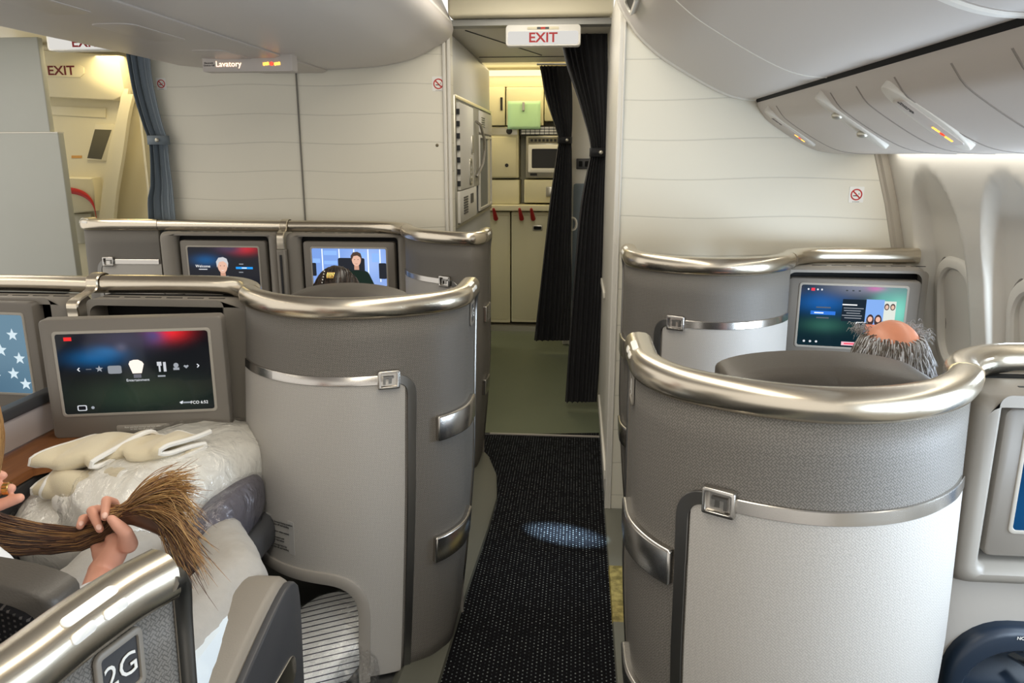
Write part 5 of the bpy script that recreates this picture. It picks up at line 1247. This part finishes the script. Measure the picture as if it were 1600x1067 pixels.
# right hand: palm towards the camera behind the hair, fingers hooked over it, thumb in front
A = lambda x, y, Y: at(x, y, Y=Y)
palm = [A(176, 868, 1.375), A(186, 850, 1.385), A(160, 866, 1.385), A(196, 838, 1.395), A(172, 832, 1.42), A(150, 842, 1.42)]
for a, b, ra, rb in ((wrR, palm[0], .027, .026), (palm[0], palm[1], .026, .024), (palm[0], palm[2], .026, .020), (palm[1], palm[3], .024, .018), (palm[1], palm[4], .022, .016), (palm[2], palm[5], .02, .014), (palm[4], palm[5], .015, .014), (palm[3], palm[4], .016, .015)):
    add_capsule(bm, a, b, ra, rb)
fing = {'index': [A(188, 812, 1.43), A(178, 786, 1.43), A(166, 782, 1.40), A(163.5, 808, 1.375)],
        'middle': [A(170, 818, 1.435), A(154, 796, 1.435), A(143, 798, 1.40), A(156, 827, 1.37)],
        'ring': [A(152, 826, 1.435), A(137, 810, 1.435), A(130, 811, 1.405), A(125, 822, 1.385)],
        'little': [A(142, 840, 1.435), A(124, 828, 1.435), A(116, 832, 1.41), A(118, 842, 1.40)]}
for nm, pts in fing.items():
    k = 0.85 if nm == 'little' else 1
    add_capsule(bm, palm[4] if nm in ('index', 'middle') else palm[5], pts[0], .014*k, .0115*k); chain(bm, pts, (.0115*k, .0108*k, .0104*k, .0084*k))
chain(bm, [A(200, 850, 1.375), A(196, 832, 1.36), A(184, 821, 1.355), A(174, 811, 1.355)], (.020, .0145, .0125, .0095))
# left hand: fingers pointing right, stacked
kn = [A(-48, 748, 1.30), A(-50, 772, 1.29), A(-46, 798, 1.28)]
for q in kn: add_capsule(bm, wrL, q, .026, .015)
chain(bm, [kn[0], A(-18, 738, 1.31), A(4, 743, 1.315)], (.013, .0115, .009))
chain(bm, [kn[1], A(-10, 762, 1.30), A(17, 763, 1.305)], (.013, .0118, .0098))
chain(bm, [kn[2], A(-4, 790, 1.285), A(30, 778, 1.295)], (.014, .0125, .0100))
chain(bm, [A(-55, 815, 1.26), A(-30, 812, 1.255), A(-8, 806, 1.26)], (.014, .0115, .009))
o = obj('body', bm, M_SKIN, t); remeshed(o, 0.0034, 4)
M_NAIL = mat('fingernail', rgb(240, 196, 180), 0.25)
def nail(p, q, w=.0058):
    p, q = Vector(p), Vector(q); d = (q-p).normalized(); cam_dir = (Vector((0, 0, CAMH))-q).normalized(); n = (cam_dir-d*cam_dir.dot(d)).normalized(); s = d.cross(n)
    Mx = Matrix((s, d, n)).transposed(); b = bmesh.new(); add_ellipsoid(b, q+n*.0074-d*.001, (w, .0075, .0022), Mx, 14, 8); obj('fingernail', b, M_NAIL, W2)
nail(fing['index'][2], fing['index'][3]); nail(fing['middle'][2], fing['middle'][3]); nail(fing['ring'][2], fing['ring'][3], .005)
a, b = A(9, 763.5, 1.303), A(14.5, 763.3, 1.304); bm = bmesh.new(); d = (b-a).normalized(); x = d.orthogonal().normalized(); y = d.cross(x)
rows(bm, [[a+(x*math.cos(2*math.pi*k/24)+y*math.sin(2*math.pi*k/24))*r_+d*e for k in range(24)] for r_, e in ((.0108, -.003), (.0128, -.002), (.0128, .008), (.0108, .009))], True); obj('ring', bm, M_GOLD, t)
b = bmesh.new(); torso(b, .014)
for k in (-1, 1):
    S_, E_, Wr = sh[k]; add_capsule(b, S_, E_, .062, .052); add_capsule(b, E_, E_.lerp(Wr, .55), .050, .044); add_capsule(b, neck-Vector((0, .01, .072)), S_, .066, .063)
o = obj('shirt', b, M_TEE, t); remeshed(o, .008); crease(o, .02, .08)
b = bmesh.new()
for k in (-1, 1):
    hp, knn, an = legs[k]; add_capsule(b, hp, knn, .115, .082); add_capsule(b, knn, an, .082, .06)
o = obj('joggers', b, M_JOG, t); remeshed(o, .008); crease(o, .022, .10)
# hair: cap, the hank drawn through the hands and the loose ends
bm = bmesh.new(); add_ellipsoid(bm, hc+Vector((0, -.012, .008)), (.088, .104, .126), None, 24, 16); obj('hair_cap', bm, M_HB1, t)
rnd = random.Random(21); g = [[], [], [], []]
cen = [(hc+Vector((.03, -.09, -.02)), .05), (A(-60, 815, 1.30), .044), (A(0, 836, 1.35), .050), (A(70, 842, 1.385), .045), (A(125, 842, 1.40), .033), (A(166, 828, 1.405), .022), (A(186, 810, 1.40), .016)]
cp = cr([c for c, r_ in cen], 40); cq = [cen[min(5, int(i/39*6))][1]*(1-(i/39*6-min(5, int(i/39*6))))+cen[min(6, int(i/39*6)+1)][1]*(i/39*6-min(5, int(i/39*6))) for i in range(40)]
bm = bmesh.new(); add_tube(bm, cp, [r_*0.86 for r_ in cq], 16); obj('hair_hank', bm, M_HB3, t)
up = Vector((0, 0, 1))
for k in range(1100):
    th = rnd.random()*2*math.pi; ra = (0.8+0.25*rnd.random()); w1 = rnd.gauss(0, .25); pts = []
    for i in range(0, 40, 3):
        d = (cp[min(39, i+1)]-cp[max(0, i-1)]).normalized(); x = d.cross(up).normalized(); y = d.cross(x)
        a = th+w1*i/39+0.05*math.sin(i*.5+k); pts.append(cp[i]+(x*math.cos(a)*0.85+y*math.sin(a)*1.1)*cq[i]*ra*(1+0.08*math.sin(i*.7+k*1.3)))
    g[rnd.choice((0, 0, 2, 1, 2))].append(pts)
# loose ends fan out to the right of the hand and droop
for k in range(1500):
    f = rnd.random(); f2 = rnd.gauss(0, 1)
    s0 = A(181+rnd.gauss(0, 5), 806+rnd.gauss(0, 5), 1.395+rnd.gauss(0, .008))
    if f < .34: tg = [(215, 778, .0), (252, 762, .02), (292+18*rnd.random(), 764+10*f2, .03)]
    elif f < .62: tg = [(222, 786, .0), (268, 780, .01), (300+6*f2, 806+16*rnd.random(), .02)]
    else: tg = [(225, 796, -.01), (262, 812, .0), (286+10*f2*.6, 846+4*f2, .0), (306+12*rnd.random(), 872+22*rnd.random(), -.01)]
    ox, oy = rnd.gauss(0, 7), rnd.gauss(0, 11); dep = rnd.gauss(0, .018); wv = rnd.uniform(-6, 6)
    pts = [s0]+[A(x+ox*(i+1)*.45+wv*(i % 2), y+oy*(i+1)*.45-wv*(i % 2), 1.395+e+dep*(i+1)*.6) for i, (x, y, e) in enumerate(tg)]
    g[rnd.choice((1, 1, 3, 0, 3) if f < .62 else (1, 0, 0, 1, 3))].append([Vector(p) for p in cr(pts, 14)[:int(8+7*rnd.random()**.7)]])
# core of the tuft
bm = bmesh.new(); add_tube(bm, cr([A(184, 809, 1.397), A(212, 800, 1.40), A(244, 806, 1.405), A(272, 830, 1.405), A(296, 868, 1.40)], 20), [.015+.018*math.sin(math.pi*min(1, i/15.0))*(1 if i < 15 else 1)-(.012*(i-12)/7 if i > 12 else 0) for i in range(20)], 12); obj('hair_tuft', bm, M_HB1, t)
for k in range(80):      # wisps at the left edge of the frame
    x0 = -8+12*rnd.random(); pts = [A(x0-14, 600, 1.20), A(x0-2+4*rnd.random(), 655, 1.20), A(x0+4*rnd.random(), 690, 1.20), A(x0-3, 735, 1.22), A(x0-20, 780, 1.26)]; g[rnd.choice((1, 3))].append(cr(pts, 14))
for k, m in enumerate((M_HB1, M_HB2, M_HB3, M_HB4)): strands('hair', g[k], .00075, m, t)

# ------------------------------------------------------------------ bedding on the footrest
fr = thing('footrest', 'charcoal footrest bench under the pile of bedding', 'footrest', (-1.15, 2.12, 0.0))
obj('top', box((-1.22, 2.06, .455), (0.60, .50, .10), bev=.04), M_CHAR, fr); obj('pedestal', box((-1.27, 2.12, .205), (0.44, .34, .40), bev=.02), M_DARK, fr)
def lumpy(bm, c, r, pw, amp, seed, Mx=None, nu=56, nv=36, wr=0.0):
    rs = random.Random(seed); ks = [(Vector((rs.gauss(0, 1), rs.gauss(0, 1), rs.gauss(0, 1))), rs.uniform(2, 5), rs.random()*6) for _ in range(7)]
    ws = [(Vector((rs.gauss(0, 1), rs.gauss(0, .4), rs.gauss(0, .6))).normalized(), rs.uniform(16, 30), rs.random()*6) for _ in range(5)]
    def fn(p):
        q = Vector([math.copysign(abs(v)**pw, v) for v in p]); n = sum(math.sin(k.dot(p)*f*.5+o) for k, f, o in ks)/7
        w = sum(max(0, math.sin(k.dot(p)*f+o+2*n))**3 for k, f, o in ws)/5
        return q*(1+amp*n+wr*w)
    add_ellipsoid(bm, c, r, Mx, nu, nv, fn)
M_DUVET = mat('bedding_white', rgb(232, 228, 218), 0.85, var=.03, bump=.15, bscale=60)
def plastic():
    m = bpy.data.materials.new('clear_plastic'); m.use_nodes = True; nt = m.node_tree; N = nt.nodes; L = nt.links
    for n in list(N): N.remove(n)
    tr = N.new('ShaderNodeBsdfTransparent'); gl = N.new('ShaderNodeBsdfGlossy'); gl.inputs['Roughness'].default_value = .12; mx = N.new('ShaderNodeMixShader'); o = N.new('ShaderNodeOutputMaterial')
    lw = N.new('ShaderNodeLayerWeight'); lw.inputs[0].default_value = .22; tc = N.new('ShaderNodeTexCoord'); n = N.new('ShaderNodeTexNoise'); n.inputs['Scale'].default_value = 14; n.inputs['Detail'].default_value = 5; n.inputs['Distortion'].default_value = 1.5
    bp = N.new('ShaderNodeBump'); bp.inputs['Strength'].default_value = .9; bp.inputs['Distance'].default_value = .02
    L.new(tc.outputs['Object'], n.inputs['Vector']); L.new(n.outputs[0], bp.inputs['Height']); L.new(bp.outputs[0], gl.inputs['Normal']); L.new(bp.outputs[0], lw.inputs['Normal'])
    f = mathn(nt, 'ADD', mathn(nt, 'MULTIPLY', lw.outputs['Facing'], .55), .06)
    L.new(f, mx.inputs[0]); L.new(tr.outputs[0], mx.inputs[1]); L.new(gl.outputs[0], mx.inputs[2]); L.new(mx.outputs[0], o.inputs[0]); return m
M_CLEAR = plastic()
dv = thing('duvet', 'white duvet in clear plastic heaped below the tilted-out screen', 'duvet', (-1.08, 2.0, .5))
Rz = Matrix.Rotation(R(-10), 3, 'Z') @ Matrix.Rotation(R(-3), 3, 'X')
bm = bmesh.new(); lumpy(bm, (-1.185, 2.07, .635), (.19, .36, .140), .74, .05, 4, Rz, 84, 54, wr=.07); obj('cover', bm, M_DUVET, dv)
bm = bmesh.new(); lumpy(bm, (-1.185, 2.075, .635), (.198, .37, .148), .75, .055, 4, Rz, 84, 54, wr=.10); obj('plastic_wrap', bm, M_CLEAR, dv)
pw_ = thing('pillow', 'white pillow in clear plastic under the folded cream blanket', 'pillow', (-1.38, 1.96, .5))
bm = bmesh.new(); lumpy(bm, (-1.375, 1.93, .60), (.17, .21, .10), .7, .05, 11, Matrix.Rotation(R(12), 3, 'X'), wr=.05); obj('cover', bm, M_DUVET, pw_)
bm = bmesh.new(); lumpy(bm, (-1.375, 1.93, .602), (.180, .222, .108), .72, .07, 12, Matrix.Rotation(R(12), 3, 'X'), wr=.09); obj('plastic_wrap', bm, M_CLEAR, pw_)
pk = thing('bedding_pack', 'dark grey packed mattress pad in clear plastic beside the white duvet', 'bedding pack', (-0.93, 1.98, .5))
bm = bmesh.new(); lumpy(bm, (-0.998, 1.99, .570), (.05, .19, .085), .7, .06, 22, None, wr=.06); obj('pad', bm, mat('pad_grey', rgb(92, 88, 98), .8), pk)
bm = bmesh.new(); lumpy(bm, (-0.998, 1.99, .570), (.056, .198, .092), .72, .09, 23, None, wr=.1); obj('plastic_wrap', bm, M_CLEAR, pk)
# folded blanket: one long cloth folded over itself
M_BLK = mat('blanket_cream', rgb(222, 208, 176), 0.95, var=.04, bump=.5, bscale=500, sheen=.4); M_BLW = mat('blanket_white_side', rgb(238, 234, 226), 0.95, bump=.5, bscale=500)
bl = thing('blanket', 'folded cream blanket with white lining lying on the wrapped bedding', 'blanket', (-1.31, 1.97, .70))
def fold(path, x0, x1, skew, seed, nm, m, thick=.010):
    P = cr([(0, a, b) for a, b in path], 60); rs = random.Random(seed); rw = []
    for i in range(26):
        u = i/25; x = x0+(x1-x0)*u; rw.append([(x+skew*(p.y-1.97)+.006*math.sin(p.z*60+i*.5), p.y+skew*.3*(x+1.3)+.010*math.sin(u*7+p.z*25+seed)+.008*math.sin(u*13+k*.25), p.z+.007*math.sin(u*9+k*.30+seed)+.03*(u-.5)*skew) for k, p in enumerate(P)])
    rw = [[Vector((-1.275+(x+1.285)*.84, 1.925+(y-1.98)*.66, .735+BZ+(z-.705)*.85)) for x, y, z in r] for r in rw]
    bm = bmesh.new(); rows(bm, rw); o = obj(nm, bm, m, bl, angle=180); mod_solid(o, thick, 0)
    bm = bmesh.new(); add_tube(bm, rw[0], thick*.62, 7); add_tube(bm, rw[-1], thick*.62, 7); add_tube(bm, [r[-1] for r in rw], thick*.62, 7); obj('hem', bm, M_BLW, o); return o
BZ = -.04
fold([(2.10, .705), (1.97, .710), (1.86, .715), (1.815, .735), (1.86, .752), (1.98, .752), (2.09, .760), (2.12, .775), (2.06, .788), (1.95, .790), (1.865, .796), (1.835, .812), (1.87, .828), (1.98, .836), (2.12, .832), (2.17, .79)], -1.47, -1.27, .25, 1, 'fold', M_BLK, .012)
fold([(2.08, .715), (1.97, .722), (1.90, .735), (1.885, .752), (1.92, .768), (2.02, .772), (2.10, .782), (2.12, .796), (2.05, .806), (1.96, .802), (1.915, .815), (1.95, .832), (2.05, .834), (2.15, .825)], -1.285, -1.10, .35, 5, 'fold', M_BLK, .012)
fold([(1.93, .700), (1.86, .690), (1.80, .705), (1.785, .740), (1.81, .772), (1.86, .780), (1.905, .765), (1.905, .735), (1.87, .722), (1.84, .735), (1.845, .757), (1.87, .757)], -1.43, -1.19, .15, 9, 'roll', M_BLK, .011)
bm = bmesh.new(); lumpy(bm, (-1.345, 1.81, .690), (.05, .035, .03), .7, .1, 31, None, 28, 18, .1); obj('lining_roll', bm, M_BLW, bl)
# light blue sheet on the lap edge and the padded armrest
sh_ = bmesh.new(); rw = []
for i in range(12):
    y = 1.18+.35*i/11; rw.append([(-0.80+.012*math.sin(i), y, .63), (-0.745, y, .61-.0*i), (-0.715+.004*math.sin(i*1.4), y, .56), (-0.705+.006*math.sin(i*2), y, .47), (-0.70, y, .38)])
rows(sh_, rw); o = obj('sheet', sh_, mat('sheet_paleblue', rgb(214, 226, 236), .85), loc=(-0.75, 1.35, .38)); mod_solid(o, .006, 0); tag(o, 'pale blue sheet edge hanging beside the grey-clad knee', 'sheet')
ar = thing('armrest', 'taupe padded armrest standing beside the striped pillow', 'armrest', (-0.72, 1.47, 0.0))
Fa = planeF((-0.716, 0, 0), (0, 1, 0), (0, 0, 1))
prof = [(v.x, v.y) for v in cr([(1.12, .20, 0), (1.12, .46, 0), (1.22, .545, 0), (1.40, .605, 0), (1.54, .635, 0), (1.60, .615, 0), (1.615, .55, 0), (1.60, .30, 0), (1.60, .20, 0)], 46)]
obj('pad', plate(prof, -.058, .048, Fa, .022), M_LIP if False else mat('armrest_leather', rgb(138, 131, 121), .42, bump=.15, bscale=300), ar, angle=60)
obj('side_panel', plate([(a, b-.012) for a, b in prof], .046, .064, Fa, .006), M_CHAR, ar, angle=60)
obj('metal_inlay', plate(rrect(.30, .07, .03, 6, 1.40, .42), .06, .068, Fa, .003), M_BAND, ar)
obj('foot', box((-0.716, 1.37, .10), (.09, .40, .20), bev=.01), M_DARK, ar)
# striped pillow in the foot cubby
M_STR = mat('pillow_stripe', rgb(236, 236, 234), .85)
nt = M_STR.node_tree; tc = nt.nodes.new('ShaderNodeTexCoord'); sp_ = nt.nodes.new('ShaderNodeSeparateXYZ'); nt.links.new(tc.outputs['Object'], sp_.inputs[0])
v = mathn(nt, 'FRACT', mathn(nt, 'MULTIPLY', mathn(nt, 'ADD', mathn(nt, 'MULTIPLY', sp_.outputs[2], .85), mathn(nt, 'ADD', mathn(nt, 'MULTIPLY', sp_.outputs[1], .55), mathn(nt, 'MULTIPLY', sp_.outputs[0], -.28))), 58))
mx = nt.nodes.new('ShaderNodeMix'); mx.data_type = 'RGBA'; mx.inputs[6].default_value = rgb(236, 236, 234); mx.inputs[7].default_value = rgb(34, 38, 60)
nt.links.new(mathn(nt, 'LESS_THAN', v, .2), mx.inputs[0]); nt.links.new(mx.outputs[2], nt.nodes['Principled BSDF'].inputs['Base Color'])
sp2 = thing('pillow', 'white pillow with navy stripes wrapped in plastic in the low cubby', 'pillow', (-0.80, 2.16, 0.0))
Rp = Matrix.Rotation(R(-24), 3, 'Z') @ Matrix.Rotation(R(14), 3, 'X')
bm = bmesh.new(); lumpy(bm, (-0.80, 2.05, .078), (.150, .235, .074), .72, .03, 41, Rp, wr=.03); obj('cover', bm, M_STR, sp2)
bm = bmesh.new(); lumpy(bm, (-0.80, 2.05, .080), (.156, .242, .079), .74, .05, 42, Rp, wr=.06); obj('plastic_wrap', bm, M_CLEAR, sp2)
cpb = bmesh.new(); lumpy(cpb, (-0.645, 1.98, .06), (.06, .075, .06), .8, .16, 51, None, 40, 26, .25)
tag(obj('plastic_bag', cpb, M_CLEAR, loc=(-0.645, 1.98, 0.0), angle=15), 'crumpled clear plastic bag end beside the striped pillow', 'plastic bag')
# foot cubby inside the left shell
fc = thing('foot_cubby', 'dark grey foot cubby lining behind the arch of left shell', 'foot cubby', (-0.8, 2.5, 0.0))
obj('back_panel', box((-0.85, 2.40, .30), (.62, .02, .56)), mat('cubby_grey', rgb(92, 90, 84), .6), fc); obj('side_panel', box((-0.555, 2.29, .20), (.02, .20, .38)), M_DARK, fc)
# warning stickers on the left shell
def sticker(q, z, w, h, lines, label, U=UA):
    Fs = lambda a, b, d: U.surf(q+(-a if U.sg < 0 else a)*1.0, z+b, .0195+d)
    c = Fs(0, 0, 0); tt = thing('warning_sticker', label, 'sticker', c)
    obj('backing', plate(rrect(w, h, .004, 3), 0, .0012, Fs), M_STICK, tt)
    p0 = Fs(0, 0, .0016); FF = planeF(p0, Fs(.01, 0, .0016)-p0, Fs(0, .01, .0016)-p0)
    sg = 1 if (FF(0, 0, 1)-p0).dot(Fs(0, 0, 1)-Fs(0, 0, 0)) > 0 else -1
    for k, (s, y) in enumerate(lines): text('lettering', s, FF, 0, y, .0085, M_INK, tt, .0006*sg)
sticker(UA.qx(.535), .455, .125, .105, [('Please seat in forward facing position\nfor taxi, take-off and landing', .036), ('Stow monitor when seated', .010), ('Literature and\nlife vest below', -.014), ('No storage here for\ntaxi, take-off and landing', -.038)], 'pale grey warning sticker with small print low on the left shell')
# side console with the wood ledge, divider between the pair
sc = thing('side_console', 'charcoal side console with brown wood ledge beside bedding', 'side console', (-1.62, 1.8, 0.0))
obj('body', box((-1.615, 1.72, .35), (.13, 1.18, .70), bev=.015), M_CHAR, sc)
bm = plate([(-1.70, 1.1), (-1.545, 1.1), (-1.545, 1.93), (-1.50, 1.98), (-1.455, 2.34), (-1.70, 2.34)], .70, .725, lambda a, b, d: Vector((a, b, d)), .004); obj('ledge', bm, M_WOOD, sc)
bm = box((-1.50, 2.16, .66), (.05, .34, .06), Matrix.Rotation(R(8), 3, 'Z'), bev=.01); obj('slot_panel', bm, M_DARK, sc)
bm = box((-1.475, 2.14, .60), (.02, .30, .09), Matrix.Rotation(R(8), 3, 'Z'), bev=.008); obj('wood_rail', bm, M_WOOD, sc)
bk = tag(obj('magazine', box((-1.435, 2.13, .63), (.03, .24, .10), Matrix.Rotation(R(8), 3, 'Z') @ Matrix.Rotation(R(12), 3, 'Y'), bev=.003), mat('magazine_cover', rgb(150, 176, 200), .3, var=.2, vscale=20), loc=(-1.435, 2.13, .58)), 'blue-white magazine tucked in the console slot behind the blanket', 'magazine')
dvp = thing('privacy_divider', 'low grey privacy divider with a dark top rail at left edge', 'divider', (-1.70, 1.75, .72))
obj('panel', box((-1.695, 1.75, .785), (.025, 1.16, .10)), mat('divider_pale', rgb(178, 168, 164), .4), dvp); o = obj('top_rail', box((-1.695, 1.75, .845), (.045, 1.18, .035), bev=.008), M_CHAR, dvp)
# right edge: lower lining and the navy recess
rl = thing('foot_well', 'navy foot well recess in the bottom right corner', 'foot well', (1.0, 1.5, 0.0))
Fw = lambda a, b, d: Vector((a, 1.60-d, b))
obj('lining', frame_bm(rrect(.46, .76, .05, 6, 1.045, .33), rrect(.38, .50, .12, 6, 1.06, .31), -.03, 0.0, Fw, .01), M_LIP, rl)
obj('lip', frame_bm(rrect(.44, .555, .13, 8, 1.06, .315), rrect(.36, .46, .11, 8, 1.06, .30), -.05, .035, Fw, .02), M_NAVY, rl)
obj('back', box((1.05, 1.75, .33), (.44, .02, .7)), mat('well_navy', rgb(20, 26, 34), .6), rl)
o = obj('tray', box((1.06, 1.66, .44), (.34, .16, .012), Matrix.Rotation(R(14), 3, 'X'), bev=.004), M_NAVY, rl)
obj('metal_strip', box((1.045, 1.60, .475), (.022, .11, .006), Matrix.Rotation(R(30), 3, 'Z')), M_BAND, rl)
text('lettering', 'NOT UNDER SEAT', Fw, 1.02, .572, .011, M_WHITE, rl, .0358)
